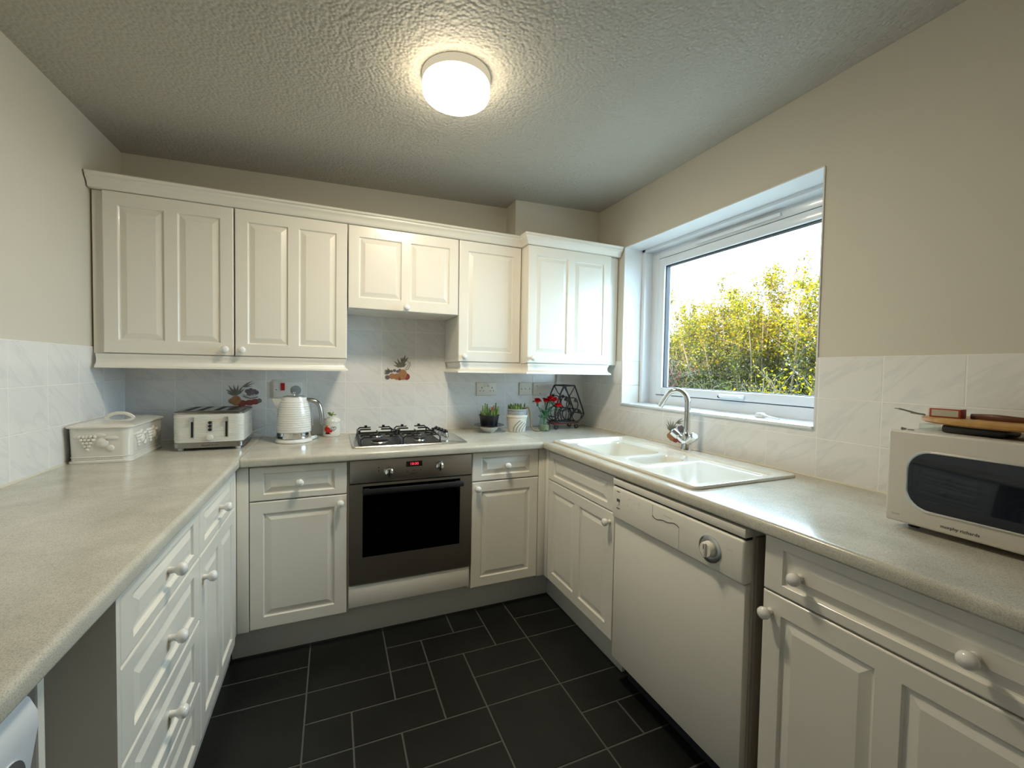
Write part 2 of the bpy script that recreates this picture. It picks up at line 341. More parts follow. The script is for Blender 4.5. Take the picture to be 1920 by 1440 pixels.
# floor with slate-look tiles in a modular pattern
g = 0.1575; gx = 0.1114; gy = -0.505
tiles = [(0, 0, 2, 1), (0, 1, 2, 1), (0, 2, 2, 2), (2, 0, 2, 2), (2, 2, 2, 1), (4, 0, 2, 1), (6, 0, 1, 1), (7, 0, 1, 2), (4, 1, 1, 1), (5, 1, 2, 1), (8, 0, 2, 1), (8, 1, 2, 1), (8, 2, 2, 2),
         (4, 2, 1, 1), (5, 2, 1, 2), (6, 2, 2, 1), (6, 3, 2, 1), (2, 3, 1, 1), (3, 3, 2, 1), (0, 4, 2, 1), (0, 5, 2, 2), (2, 4, 1, 1), (3, 4, 1, 1), (4, 4, 2, 1), (2, 5, 2, 2), (4, 5, 2, 1), (6, 4, 2, 2), (8, 4, 2, 1), (8, 5, 1, 1), (9, 5, 1, 1)]
occ = set((c + i, r + j) for c, r, w, h in tiles for i in range(w) for j in range(h))
rnd = random.Random(3)
for r in range(-4, 26):
    for c in range(-4, 15):
        if (c, r) in occ: continue
        for (w, h) in rnd.sample([(2, 1), (2, 2), (1, 2), (2, 1)], 4) + [(1, 1)]:
            if all((c + i, r + j) not in occ for i in range(w) for j in range(h)):
                tiles.append((c, r, w, h)); occ |= set((c + i, r + j) for i in range(w) for j in range(h)); break
f = MB(); f.box(XL - 0.1, -4.4, FZ - 0.12, XR + 0.2, 0.1, FZ - 0.0016, 'floor_grout')
for c, r, w, h in tiles:
    x0 = gx + c * g; x1 = x0 + w * g; y1 = gy - r * g * 1.012; y0 = y1 - h * g * 1.012; q = 0.0026
    x0 = max(x0, XL - 0.1); x1 = min(x1, XR + 0.2); y1 = min(y1, 0.1); y0 = max(y0, -4.4)
    if x1 - x0 < 0.02 or y1 - y0 < 0.02: continue
    a = [(x0 + q, y0 + q), (x1 - q, y0 + q), (x1 - q, y1 - q), (x0 + q, y1 - q)]; b_ = [(x0 + q + .0015, y0 + q + .0015), (x1 - q - .0015, y0 + q + .0015), (x1 - q - .0015, y1 - q - .0015), (x0 + q + .0015, y1 - q - .0015)]
    f.loft([[(x, y, FZ - 0.002) for x, y in a], [(x, y, FZ) for x, y in b_]], 'slate', cap0=False)
o = f.build('floor', kind='structure', flat=True)
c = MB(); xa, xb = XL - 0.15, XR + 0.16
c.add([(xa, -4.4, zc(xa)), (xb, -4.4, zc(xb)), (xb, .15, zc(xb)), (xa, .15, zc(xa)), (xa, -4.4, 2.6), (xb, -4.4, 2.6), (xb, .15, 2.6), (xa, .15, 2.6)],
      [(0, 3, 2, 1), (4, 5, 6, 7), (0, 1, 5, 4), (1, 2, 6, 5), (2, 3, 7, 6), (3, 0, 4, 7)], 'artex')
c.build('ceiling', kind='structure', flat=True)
w = MB(); w.box(XL - .15, 0.004, FZ - .02, XR + .14, 0.15, 2.42, 'plaster'); w.box(XL - .01, 0, 0.90, XR + .01, 0.006, 1.66, 'tiles_back')
w.box(1.561, -0.15, 1.335, XR + .01, 0.01, 2.40, 'plaster')
w.build('wall_back', kind='structure', flat=True)
w = MB(); w.box(XL - .15, -4.4, FZ - .02, XL - 0.004, 0.15, 2.42, 'plaster'); w.box(XL - .006, -4.3, 0.90, XL, 0.0, 1.36, 'tiles_left')
w.build('wall_left', kind='structure', flat=True)
wy0, wy1, wz0, wz1 = -1.592, -0.442, 1.09, 2.06; XO = 2.43
w = MB()
for (a0, b0, a1, b1) in ((-4.4, FZ - .02, .15, wz0), (-4.4, wz1, .15, 2.42), (-4.4, wz0, wy0, wz1), (wy1, wz0, .15, wz1)):
    w.box(XR + .004, a0, b0, XO, a1, b1, 'plaster')
for (a0, b0, a1, b1) in ((-4.3, .90, 0, wz0), (-4.3, wz0, wy0, 1.36), (wy1, wz0, 0, 1.36)):
    w.box(XR, a0, b0, XR + .006, a1, b1, 'tiles_right')
# reveal lining
w.box(XR - .0005, wy0 - .0, wz1 - .002, 2.37, wy1, wz1 + .003, 'reveal_paint'); w.box(XR - .0005, wy1 - .002, 1.362, 2.31, wy1 + .003, wz1, 'reveal_paint')
w.box(XR - .0005, wy0 - .003, wz0, 2.31, wy0 + .002, wz1, 'reveal_paint')
w.box(XR + .001, wy1 - .004, 1.212, 2.305, wy1 + .003, 1.36, 'ceramic_white', .0015); w.box(XR + .001, wy1 - .004, wz0 + .002, 2.305, wy1 + .003, 1.209, 'ceramic_white', .0015)
w.build('wall_right', kind='structure', flat=True)
w = MB(); w.box(XL - .15, -3.42, FZ - .02, XR + .2, -3.30, 2.42, 'plaster'); w.build('wall_front', kind='structure', flat=True)
# window
win = MB()
win.box(XR - .012, wy0 + .001, wz0 + .0, 2.37, wy1 - .001, wz0 + .012, 'upvc', .003)           # sill board
for (a0, b0, a1, b1) in ((wy1 - .030, wz0, wy1, wz1), (wy0, wz0, wy0 + .03, wz1)): win.box(2.308, a0, b0, 2.375, a1, b1, 'upvc', .004)   # side trims
win.box(2.308, wy0, wz1 - .02, 2.375, wy1, wz1, 'upvc', .004)
W0, W1 = -1.60, -.462
win.box(2.3694, wy1 - .085, wz0 + .001, 2.4306, wy1 - .01, wz1 - .001, 'upvc', .004); win.box(2.3694, W0, wz0 + .001, 2.4306, wy0 + .05, wz1 - .001, 'upvc', .004)
win.box(2.37, W0 + .003, wz0, 2.43, wy1 - .013, 1.155, 'upvc', .004); win.box(2.37, W0 + .003, 1.992, 2.43, wy1 - .013, wz1, 'upvc', .004)
win_o = win.build('window_1', kind='structure')
sa = MB(); s0, s1, t0, t1 = -1.545, -.530, 1.158, 1.989; gw = .052
sa.box(2.362, s1 - gw, t0, 2.42, s1, t1, 'upvc', .005); sa.box(2.362, s0, t0, 2.42, s0 + gw - .012, t1, 'upvc', .005)
sa.box(2.3625, s0 + .002, t0 + .0006, 2.4195, s1 - .002, t0 + .045, 'upvc', .005); sa.box(2.3625, s0 + .002, t1 - .048, 2.4195, s1 - .002, t1 - .0006, 'upvc', .005)
sa.build('window_sash', win_o)
ga = MB(); y0_, y1_, z0_, z1_ = s0 + gw - .012, s1 - gw, t0 + .045, t1 - .048
for bb in ((y1_ - .006, z0_, y1_ + .001, z1_), (y0_ - .001, z0_, y0_ + .006, z1_), (y0_, z0_ - .001, y1_, z0_ + .003), (y0_, z1_ - .006, y1_, z1_ + .001)): ga.box(2.376, bb[0], bb[1], 2.405, bb[2], bb[3], 'gasket')
for bb in ((s1, t0, s1 + .003, t1), (s0 - .003, t0, s0, t1), (s0, t0 - .003, s1, t0), (s0, t1, s1, t1 + .003)): ga.box(2.372, bb[0], bb[1], 2.41, bb[2], bb[3], 'gasket')
ga.build('window_gasket', win_o)
gl = MB(); gl.box(2.392, y0_, z0_, 2.396, y1_, z1_, 'window_glass'); gl.build('window_pane', win_o, flat=True)
hd = MB(); hy = -1.08; hz = 1.178
hd.box(2.350, hy - .075, hz - .010, 2.363, hy + .075, hz + .012, 'upvc', .005); hd.tube([(2.345, hy + .05, hz), (2.332, hy + .045, hz + .002), (2.330, hy + .02, hz + .002), (2.332, hy - .07, hz + .003)], [.008, .008, .007, .006], 'white_plastic', 8)
hd.ball((2.338, hy + .056, hz - .002), .008, 'black_plastic'); hd.build('window_handle', win_o)
tv = MB(); tv.box(2.356, -1.30, 2.004, 2.371, -.82, 2.022, 'upvc', .004); tv.box(2.353, -1.06, 2.008, 2.357, -1.05, 2.018, 'upvc'); tv.build('trickle_vent', win_o)
cl = MB(); cl.box(2.24, -1.34, wz0 + .012, 2.265, -1.30, wz0 + .030, 'white_plastic', .004); cl.tube([(2.25, -1.335, wz0 + .024), (2.245, -1.37, wz0 + .020), (2.245, -1.41, wz0 + .016)], [.006, .005, .003], 'white_plastic', 6); cl.box(2.235, -1.33, wz0 + .026, 2.27, -1.31, wz0 + .034, 'white_plastic', .003)
tag(cl.build('window_catch'), 'small white plastic catch lying on the window sill', 'catch')
# sealant beads
for k, (a, b_) in enumerate((((XL, -2.95), (XL, 0)), ((XL, 0), (XR, 0)), ((XR, 0), (XR, -2.95)))):
    t = MB(); A = Vector((*a, .911)); B = Vector((*b_, .911)); t.tube([A, B], .0055, 'sealant', 6); t.build('trim_%d' % (k + 1), kind='structure')

# ------------------------------------------------------------------ ceiling lamp
lx, ly = .918, -1.10; lz = zc(lx)
L_ = thing('ceiling_lamp', 'round flush ceiling lamp, lit, in the middle of the textured ceiling', 'lamp', (lx, ly, lz))
b = MB(); b.lathe([(.0, .006), (.118, .006), (.121, 0), (.121, -.020), (.118, -.026), (0, -.026)], 'lamp_rim', seg=48); b.build('lamp_base', L_)
b = MB(); b.lathe([(0, -.0265), (.1165, -.0265), (.1185, -.031), (.1185, -.058), (.1150, -.0665)], 'lamp_side', seg=48); b.lathe([(0, -.0655), (.1150, -.0666), (.109, -.072), (.095, -.0755), (.05, -.079), (0, -.080)], 'lamp_glow', seg=48); b.build('lamp_shade', L_)

# ------------------------------------------------------------------ cabinet fronts
PR = [(0, 0), (.0012, .0012), (.0032, .0066), (.0045, .0076), (.0080, .0080), (.0300, .0010), (.0310, .0010)]
def front_mesh(Wd, H, panels, t=.018, m='cabinet_white'):
    """panels: list of (x0, z0, x1, z1) side by side, all with the same z range"""
    mb = MB(); bz = .0045
    xs = [0] + [v for p in panels for v in (p[0], p[2])] + [Wd]; zs = [0, panels[0][1], panels[0][3], H]
    def pt(i, j, inset, y):
        x = xs[i]; z = zs[j]
        if i == 0: x += inset
        if i == len(xs) - 1: x -= inset
        if j == 0: z += inset
        if j == len(zs) - 1: z -= inset
        return (x, y, z)
    nx, nz = len(xs), len(zs)
    P = [pt(i, j, bz, 0) for j in range(nz) for i in range(nx)]; F = []
    for j in range(nz - 1):
        for i in range(nx - 1):
            if j == 1 and i % 2 == 1: continue
            F.append((j * nx + i, j * nx + i + 1, (j + 1) * nx + i + 1, (j + 1) * nx + i))
    mb.add(P, F, m)
    per = [(i, 0) for i in range(nx)] + [(nx - 1, j) for j in range(1, nz)] + [(i, nz - 1) for i in range(nx - 2, -1, -1)] + [(0, j) for j in range(nz - 2, 0, -1)]
    mb.loft([[pt(i, j, ins, y) for i, j in per] for ins, y in ((bz, 0), (.0018, .0010), (.0006, .0024), (0, .005), (0, t))], m, cap0=False, cap1=True)
    for (x0, z0, x1, z1) in panels:
        mb.loft([[(x0 + a, d, z0 + a), (x1 - a, d, z0 + a), (x1 - a, d, z1 - a), (x0 + a, d, z1 - a)] for a, d in PR], m, cap0=False, cap1=True)
    return mb
def weld(o):
    bm = bmesh.new(); bm.from_mesh(o.data); bmesh.ops.remove_doubles(bm, verts=bm.verts, dist=1e-5); bmesh.ops.recalc_face_normals(bm, faces=bm.faces); bm.to_mesh(o.data); bm.free()
    o.data.polygons.foreach_set('use_smooth', [True] * len(o.data.polygons)); o.data.set_sharp_from_angle(angle=radians(9))
_kb = MB(); _kb.lathe([(0, .004), (.0085, .004), (.0085, -.004), (.0075, -.010), (.009, -.014), (.0145, -.019), (.0165, -.026), (.0150, -.032), (.0095, -.0365), (0, -.038)], 'knob_white', seg=20)
_kb.xf(Matrix.Rotation(radians(-90), 4, 'X'))
knob_o = None
def knob(parent, x, z):
    global knob_o
    if knob_o is None:
        knob_o = _kb.build('knob', parent); o = knob_o
    else:
        o = knob_o.copy(); COL.objects.link(o); o.parent = parent
    o.location = (x, 0, z); return o
_kb.xf(Matrix.Scale(-1, 4, (0, 1, 0)) if False else Matrix.Identity(4))
# make sure the knob points to -y
if sum(v.y for v in _kb.v) > 0: _kb.xf(Matrix.Scale(-1, 4, Vector((0, 1, 0))))
def front(parent, kind, x, z, Wd, H, n=1, knobs=(), y=0, sx=.050, sz=.050, mid=.046, label=None):
    pw = (Wd - 2 * sx - (n - 1) * mid) / n
    pan = [(sx + i * (pw + mid), sz, sx + i * (pw + mid) + pw, H - sz) for i in range(n)]
    o = front_mesh(Wd, H, pan).build(kind, parent, label=label); weld(o); o.location = (x, y, z)
    for kx, kz in knobs: knob(o, kx, kz)
    return o
def carcass(parent, x0, x1, z0, z1, y0, y1, top=False, m='cabinet_white', solid_side=None):
    b = MB(); t = .016
    b.box(x0, y0, z0, x0 + t, y1, z1, m); b.box(x1 - t, y0, z0, x1, y1, z1, m); b.box(x0 + t, y0, z0, x1 - t, y1, z0 + t, m)
    b.box(x0 + t, y1 - .008, z0 + t, x1 - t, y1, z1, 'carcass')
    if top: b.box(x0 + t, y0, z1 - t, x1 - t, y1 - .008, z1, m)
    else: b.box(x0 + t, y0, z1 - .02, x1 - t, y0 + .05, z1, m)
    return b.build('carcass', parent, flat=True)
RB, RL, RR = 0, pi / 2, -pi / 2
# --- base units, back run (door plane y=-.57)
u = thing('base_cabinet', 'white base cabinet with one drawer over one door, left of the oven', 'cabinet', (.197, -.57, 0), RB)
carcass(u, 0, .380, .172, .868, .0195, .555); front(u, 'drawer', 0, .722, .380, .143, 1, [(.19, .0715)], sz=.026); front(u, 'door', 0, .172, .380, .546, 1, [(.352, .513)])
u = thing('base_cabinet', 'white base cabinet with one drawer over one door, right of the oven', 'cabinet', (1.168, -.57, 0), RB)
carcass(u, 0, .374, .172, .868, .0195, .555); front(u, 'drawer', 0, .722, .374, .148, 1, [(.187, .074)], sz=.028); front(u, 'door', 0, .172, .374, .546, 1, [(.026, .515)])
# --- base units, left run (door plane x=.152, facing +x)
u = thing('drawer_unit', 'white four-drawer base unit under the left worktop', 'cabinet', (.152, -1.605, 0), RL)
carcass(u, 0, .510, .150, .868, .0195, .54)
sp = MB(); sp.box(-.0155, .004, .05, -.0005, .545, .868, 'panel_laminate'); sp.box(-.0155, .0005, .05, -.0005, .004, .868, 'cabinet_white'); sp.build('side_panel', u, label='grey side panel with white front edge')
for z, h in ((.721, .143), (.531, .187), (.340, .188), (.152, .185)): front(u, 'drawer', 0, z, .510, h, 1, [(.255, h / 2)], sz=.034 if h > .15 else .026, sx=.055)
u = thing('base_cabinet', 'white base cabinet with a drawer over a two-panel door, by the left corner', 'cabinet', (.152, -1.092, 0), RL)
carcass(u, 0, .485, .150, .868, .0195, .54); front(u, 'drawer', 0, .721, .485, .143, 1, [(.2425, .0715)], sz=.026); front(u, 'door', 0, .152, .485, .565, 2, [(.03, .49)])
# corner posts
p = MB(); p.box(.152, -.572, .17, .1945, -.552, .868, 'cabinet_white', .002); p.box(.134, -.6055, .17, .1505, -.552, .868, 'cabinet_white', .002)
tag(p.build('corner_post'), 'narrow white corner post where left and back cabinets meet', 'corner post')
p = MB(); p.box(1.5445, -.572, .17, 1.584, -.552, .868, 'cabinet_white', .002); p.box(1.585, -.605, .17, 1.603, -.552, .868, 'cabinet_white', .002)
tag(p.build('corner_post'), 'narrow white corner post where back and sink cabinets meet', 'corner post')
# --- base units, right run (door plane x=1.585, facing -x)
u = thing('sink_cabinet', 'white cabinet with false drawer front and two-panel door below the sink', 'cabinet', (1.585, -.610, 0), RR)
carcass(u, 0, .574, .172, .868, .0195, .56); front(u, 'drawer', 0, .712, .574, .150, 1, [], sz=.028); front(u, 'door', 0, .172, .574, .537, 2, [(.545, .495)])
u = thing('base_cabinet', 'white cabinet with two-knob drawer over two-panel door, below the microwave', 'cabinet', (1.585, -1.838, 0), RR)
carcass(u, 0, .560, .172, .868, .0195, .56); front(u, 'drawer', 0, .722, .560, .145, 1, [(.095, .068), (.405, .068)], sz=.026); front(u, 'door', 0, .172, .560, .546, 2, [(.022, .495)])
# plinths
def plinth(nm_, label, x0, y0, x1, y1):
    b = MB(); b.box(x0, y0, FZ, x1, y1, .149 if x0 < .11 else .168, 'plinth_white', .001); return tag(b.build(nm_), label, 'plinth')
plinth('plinth_board', 'long off-white plinth board along the floor below the oven', .120, -.500, 1.642, -.484)
plinth('plinth_board', 'off-white plinth board at the floor under the sink cabinet', 1.644, -1.185, 1.660, -.484)
plinth('plinth_board', 'off-white plinth board under the left-hand drawers', .100, -1.604, .116, -.502)
plinth('plinth_board', 'off-white plinth board under the cabinet below the microwave', 1.644, -2.39, 1.660, -1.84)
# --- wall units
def wall_unit(label, x0, x1, z0, yf, n, kn, back=-.001, filler=False, sx=.050):
    u = thing('wall_cabinet', label, 'cabinet', (x0, yf, 0), 0); Wd = x1 - x0 - .003
    carcass(u, 0, Wd, z0, 2.008, .0195, -yf + back, top=True)
    front(u, 'door', 0, z0 + .002, Wd, 2.008 - z0 - .002, n, [(kn[0] if kn[0] > 0 else Wd + kn[0], kn[1])], sx=sx, sz=.055)
    if filler:
        b = MB(); b.box(-.038, .020, z0, -.001, .036, 2.008, 'cabinet_white'); b.build('filler_strip', u)
    return u
wall_unit('white two-panel wall cabinet at the far left, next to the left wall', -.365, .100, 1.334, -.31, 2, (-.030, .028), filler=True)
wall_unit('white two-panel wall cabinet above the kettle', .102, .584, 1.334, -.31, 2, (.030, .028))
hu = wall_unit('short white two-panel wall cabinet above the hob', .586, 1.158, 1.590, -.31, 2, (.286, .020))
wall_unit('narrow white single-panel wall cabinet above the double socket', 1.160, 1.537, 1.334, -.31, 1, (.028, .028))
u5 = wall_unit('deeper white two-panel wall cabinet beside the window', 1.540, 2.110, 1.334, -.40, 2, (.028, .028), back=-.152)
u5b = MB(); u5b.box(.572, .020, 1.334, .632, .036, 2.008, 'cabinet_white'); u5b.build('filler_strip', u5)
def sweep(path, prof, m):
    """prof: (outward, z); outward is to the right of the walking direction"""
    P = [Vector((*p, 0)) for p in path]; rings = []
    for i in range(len(P)):
        d0 = (P[i] - P[i - 1]).normalized() if i > 0 else None; d1 = (P[i + 1] - P[i]).normalized() if i < len(P) - 1 else None
        n0 = Vector((d0.y, -d0.x, 0)) if d0 else None; n1 = Vector((d1.y, -d1.x, 0)) if d1 else None
        if n0 is None: N = n1
        elif n1 is None: N = n0
        else: N = (n0 + n1); N = N / N.dot(n0)
        rings.append([P[i] + N * o_ + Vector((0, 0, z)) for o_, z in prof])
    return MB().loft(rings, m)
corn = [(-.016, 2.0095), (.006, 2.0095), (.010, 2.013), (.012, 2.024), (.019, 2.036), (.026, 2.042), (.029, 2.045), (.029, 2.053), (.034, 2.056), (.036, 2.066), (.032, 2.070), (-.016, 2.070)]
cb = sweep([(XL + .002, -.31), (1.540, -.31), (1.540, -.40), (XR - .003, -.40)], corn, 'cabinet_white'); tag(cb.build('cornice', ang=50), 'moulded white cornice running along the top of the wall cabinets', 'cornice')
pel = [(-.014, 1.3325), (.000, 1.3325), (.0, 1.326), (-.005, 1.317), (-.006, 1.302), (-.001, 1.290), (.008, 1.284), (.011, 1.281), (.011, 1.273), (-.014, 1.273)]
tag(sweep([(XL + .016, -.31), (.575, -.31), (.575, -.245)], pel, 'cabinet_white').build('pelmet', ang=50), 'white light pelmet under the two left wall cabinets', 'pelmet')
tag(sweep([(1.168, -.003), (1.168, -.31), (1.545, -.31), (1.545, -.40), (2.105, -.40), (2.105, -.003)], pel, 'cabinet_white').build('pelmet', ang=50), 'white light pelmet under the wall cabinets right of the hob', 'pelmet')

# ------------------------------------------------------------------ worktops
def nose(side=1):  # profile of the front edge: (distance out from the slab, z)
    r = .013; z1, z0 = .91, .874; out = []
    for k in range(7): a = radians(90 - 90 * k / 6); out.append((-r + r * cos(a), z1 - r + r * sin(a)))
    for k in range(5): a = radians(-90 * k / 4); out.append((-.007 + .007 * cos(a), z0 + .007 + .007 * sin(a)))
    return out
def slab(mb, x0, y0, x1, y1): mb.box(x0, y0, .874, x1, y1, .91, 'laminate')
def run_x(mb, x0, x1, yf, yb):  # front faces -y
    pr = [(yb, .874), (yb, .91)] + [(yf - d, z) for d, z in nose()]
    mb.loft([[(x, y, z) for y, z in pr] for x in (x0, x1)], 'laminate')
def run_y(mb, y0, y1, xf, xb, s):  # front faces s*x
    pr = [(xb, .874), (xb, .91)] + [(xf + s * d, z) for d, z in nose()]
    mb.loft([[(x, y, z) for x, z in pr] for y in (y0, y1)], 'laminate')
b = MB(); run_y(b, -2.95, -.001, .168, XL + .001, 1); tag(b.build('worktop', ang=50), 'grey-beige speckled worktop along the left wall, bread bin on it', 'worktop')
b = MB(); run_x(b, .1695, 1.5545, -.600, -.001); tag(b.build('worktop', ang=50), 'grey-beige speckled worktop along the back wall, hob set in it', 'worktop')
b = MB(); run_y(b, -2.95, -.001, 1.556, 1.645, -1); slab(b, 2.055, -2.95, XR - .001, -.001); slab(b, 1.645, -.655, 2.055, -.001); slab(b, 1.645, -2.95, 2.055, -1.545)
tag(b.build('worktop', ang=50), 'grey-beige speckled worktop below the window, sink set in it', 'worktop')

# ------------------------------------------------------------------ sink and tap
def plate(mb, xs, ys, z, holes, m, depthfn):
    """grid plate in xy with rounded recesses; holes: {(i,j): (r, [(inset, dz)...], floor)}"""
    for j in range(len(ys) - 1):
        for i in range(len(xs) - 1):
            x0, x1, y0, y1 = xs[i], xs[i + 1], ys[j], ys[j + 1]
            if (i, j) not in holes: mb.add([(x0, y0, z), (x1, y0, z), (x1, y1, z), (x0, y1, z)], [(0, 1, 2, 3)], m); continue
            r, prof = holes[(i, j)]; n = 6; cx, cy, w_, h_ = (x0 + x1) / 2, (y0 + y1) / 2, x1 - x0, y1 - y0
            ring = rrect(cx, cy, w_ - .002, h_ - .002, r, z, n); cor = [Vector((x1, y1, z)), Vector((x0, y1, z)), Vector((x0, y0, z)), Vector((x1, y0, z))]
            vs_ = ring + cor; F = []; N = len(ring)
            for c_ in range(4):
                for k in range(n): F.append((N + c_, c_ * (n + 1) + k, c_ * (n + 1) + k + 1))
                F.append((N + c_, c_ * (n + 1) + n, ((c_ + 1) % 4) * (n + 1) % N, N + (c_ + 1) % 4))
            mb.add(vs_, F, m)
            mb.loft([rrect(cx, cy, w_ - .002 - 2 * a, h_ - .002 - 2 * a, max(r - a * .4, .01), z - d, n) for a, d in prof], m, cap0=False, cap1=True)
sk = thing('sink', 'white ceramic one-and-a-half bowl sink with drainer, below the window', 'sink', (0, 0, 0)); sb = MB()
X0, X1, Y0, Y1, ZT = 1.607, 2.118, -1.578, -.598, .9225
body = MB(); body.loft([rrect((X0 + X1) / 2, (Y0 + Y1) / 2, X1 - X0 - 2 * a, Y1 - Y0 - 2 * a, .022, z, 5) for a, z in ((.001, .9105), (0, .914), (0, ZT - .004), (.0015, ZT - .001), (.005, ZT))], 'ceramic_sink', cap0=False, cap1=False)
# rim surface around the sunk deck: outer ring to deck ring
dz = ZT - .011
deckx0, deckx1, decky0, decky1 = X0 + .022, 2.040, Y0 + .028, Y1 - .030
o_r = rrect((X0 + X1) / 2, (Y0 + Y1) / 2, X1 - X0 - .01, Y1 - Y0 - .01, .017, ZT, 5)
def deck(a, z):
    R_ = rrect((deckx0 + deckx1) / 2, (decky0 + decky1) / 2, deckx1 - deckx0 - 2 * a, decky1 - decky0 - 2 * a, .02, z, 5); return R_
body.loft([o_r, deck(0, ZT), deck(.002, ZT - .002), deck(.006, dz + .002), deck(.009, dz)], 'ceramic_sink', cap0=False, cap1=False)
dk = [v for v in (deckx0 + .009, 1.690, 1.735, 1.945, deckx1 - .009)]
body_o = body.build('rim', sk, ang=30)
bw = MB()
def bowl(d, a=.03): return [(0, 0), (.002, .003), (.006, .012), (.014, d * .6), (.022, d - .02), (a, d - .004), (a + .02, d)]
ax0, ax1 = deckx0 + .009, deckx1 - .009; ay0, ay1 = decky0 + .009, decky1 - .009
xs = [ax0, 1.680, 1.965, ax1]
ys1 = [-1.045, -.695, ay1]; plate(bw, xs, ys1, dz, {(1, 0): (.05, bowl(.165))}, 'ceramic_sink', None)
plate(bw, [ax0, 1.700, 1.945, ax1], [-1.215, -1.072, -1.045], dz, {(1, 0): (.035, bowl(.095, .02))}, 'ceramic_sink', None)
plate(bw, [ax0, 1.655, 2.010, ax1], [ay0, ay0 + .012, -1.235, -1.215], dz, {(1, 1): (.02, [(0, 0), (.003, .002), (.008, .004), (.02, .005)])}, 'ceramic_sink', None)
# solid underside of the bowls
bw.build('bowls', sk, ang=30)
dr = MB(); dr.lathe([(0, .0), (.034, .0), (.036, .003), (.028, .004), (.020, .001), (0, .001)], 'chrome', (1.822, -.87, dz - .1655), 20); dr.lathe([(0, 0), (.030, 0), (.031, .003), (.022, .004), (0, .002)], 'chrome', (1.822, -1.143, dz - .096), 20); build_each(dr, 'waste', sk)
tx, ty = 2.084, -1.068
tp = thing('mixer_tap', 'chrome mixer tap with swan-neck spout behind the sink', 'tap', (tx, ty, ZT)); b = MB()
b.lathe([(0, 0), (.026, 0), (.027, .004), (.024, .010), (.022, .040), (.023, .062), (.018, .078), (.0135, .086), (0, .086)], 'chrome', seg=24); b.build('tap_body', tp)
b = MB(); d = Vector((-.55, .835, 0)).normalized() ; pts = [(0, 0, .075), (0, 0, .15), (0, 0, .228)]
rr_ = .052
for k in range(1, 13): a = radians(180 - 150 * k / 12); pts.append(tuple(d * (rr_ + rr_ * cos(a)) + Vector((0, 0, .228 + rr_ * sin(a) * 1.1))))
e = Vector(pts[-1]); tdir = (d * .50 - Vector((0, 0, .86))).normalized(); pts += [tuple(e + tdir * .03), tuple(e + tdir * .062)]
b.tube(pts, [.0134] * len(pts), 'chrome', 14); b.build('spout', tp)
for sgn in (1, -1):
    b = MB(); dd = Vector((-.35 * 1, sgn * .80, .62)).normalized() if sgn > 0 else Vector((-.25, -.80, .50)).normalized()
    b.tube([Vector((0, 0, .035)), Vector((0, 0, .035)) + dd * .030, Vector((0, 0, .035)) + dd * .045], [.015, .016, .014], 'chrome', 14)
    b.tube([Vector((0, 0, .035)) + dd * .045, Vector((0, 0, .035)) + dd * .050, Vector((0, 0, .035)) + dd * .082, Vector((0, 0, .035)) + dd * .088], [.014, .0185, .0195, .014], 'chrome', 14); b.build('tap_handle', tp)

# ------------------------------------------------------------------ oven
ho = thing('oven_housing', 'white housing panel and sides around the built-in oven', 'cabinet', (.579, -.57, 0))
b = MB(); b.box(0, .0195, .172, .008, .555, .868, 'cabinet_white'); b.box(.579, .0195, .172, .587, .555, .868, 'cabinet_white'); b.box(.008, .0195, .275, .579, .555, .290, 'cabinet_white'); b.build('carcass', ho, flat=True)
b = MB(); b.box(.006, 0, .188, .580, .018, .288, 'cabinet_white', .003); b.build('lower_panel', ho)
ov = thing('oven', 'built-in stainless steel single oven with red clock display', 'oven', (.588, -.57, 0))
b = MB(); W_ = .576
b.box(.006, .022, .298, .568, .50, .306, 'dark_cavity'); b.box(.006, .022, .85, .568, .50, .858, 'dark_cavity'); b.box(.006, .022, .306, .014, .50, .85, 'dark_cavity'); b.box(.560, .022, .306, .568, .50, .85, 'dark_cavity'); b.box(.006, .492, .306, .568, .50, .85, 'dark_cavity'); b.build('oven_body', ov, flat=True)
b = MB(); b.box(0, -.004, .763, W_, .020, .868, 'steel', .003); b.build('control_panel', ov)
dp = MB(); g0, g1, h0, h1 = .056, .516, .418, .748
dp.box(0, -.006, .298, g0, .019, .759, 'steel'); dp.box(g1, -.006, .298, W_, .019, .759, 'steel'); dp.box(g0, -.006, .298, g1, .019, h0, 'steel'); dp.box(g0, -.006, h1, g1, .019, .759, 'steel')
do = dp.build('oven_door', ov, flat=True)
b = MB(); b.box(g0, -.0045, h0, g1, -.0005, h1, 'oven_glass'); b.build('door_glass', do, flat=True)
b = MB(); b.box(g0, .004, h0, g1, .008, h0 + .05, 'dark_cavity'); b.box(g0, .004, h1 - .075, g1, .008, h1, 'dark_cavity'); b.box(g0, .004, h0, g0 + .06, .008, h1, 'dark_cavity'); b.box(g1 - .06, .004, h0, g1, .008, h1, 'dark_cavity'); b.build('door_mask', do, flat=True)
b = MB(); b.box(.052, -.045, .716, .526, -.028, .742, 'black_plastic', .006); b.box(.060, -.030, .72, .085, -.006, .738, 'black_plastic'); b.box(.490, -.030, .72, .515, -.006, .738, 'black_plastic'); b.build('oven_handle', do)
for z in (.47, .575):
    b = MB()
    for k in range(9): b.tube([(.06, .05 + k * .045, z), (.50, .05 + k * .045, z)], .0022, 'satin_chrome', 6)
    b.tube([(.06, .05, z), (.06, .42, z)], .003, 'satin_chrome', 6); b.tube([(.50, .05, z), (.50, .42, z)], .003, 'satin_chrome', 6); b.build('oven_shelf', ov)
MK = Matrix.Rotation(radians(90), 4, 'X')
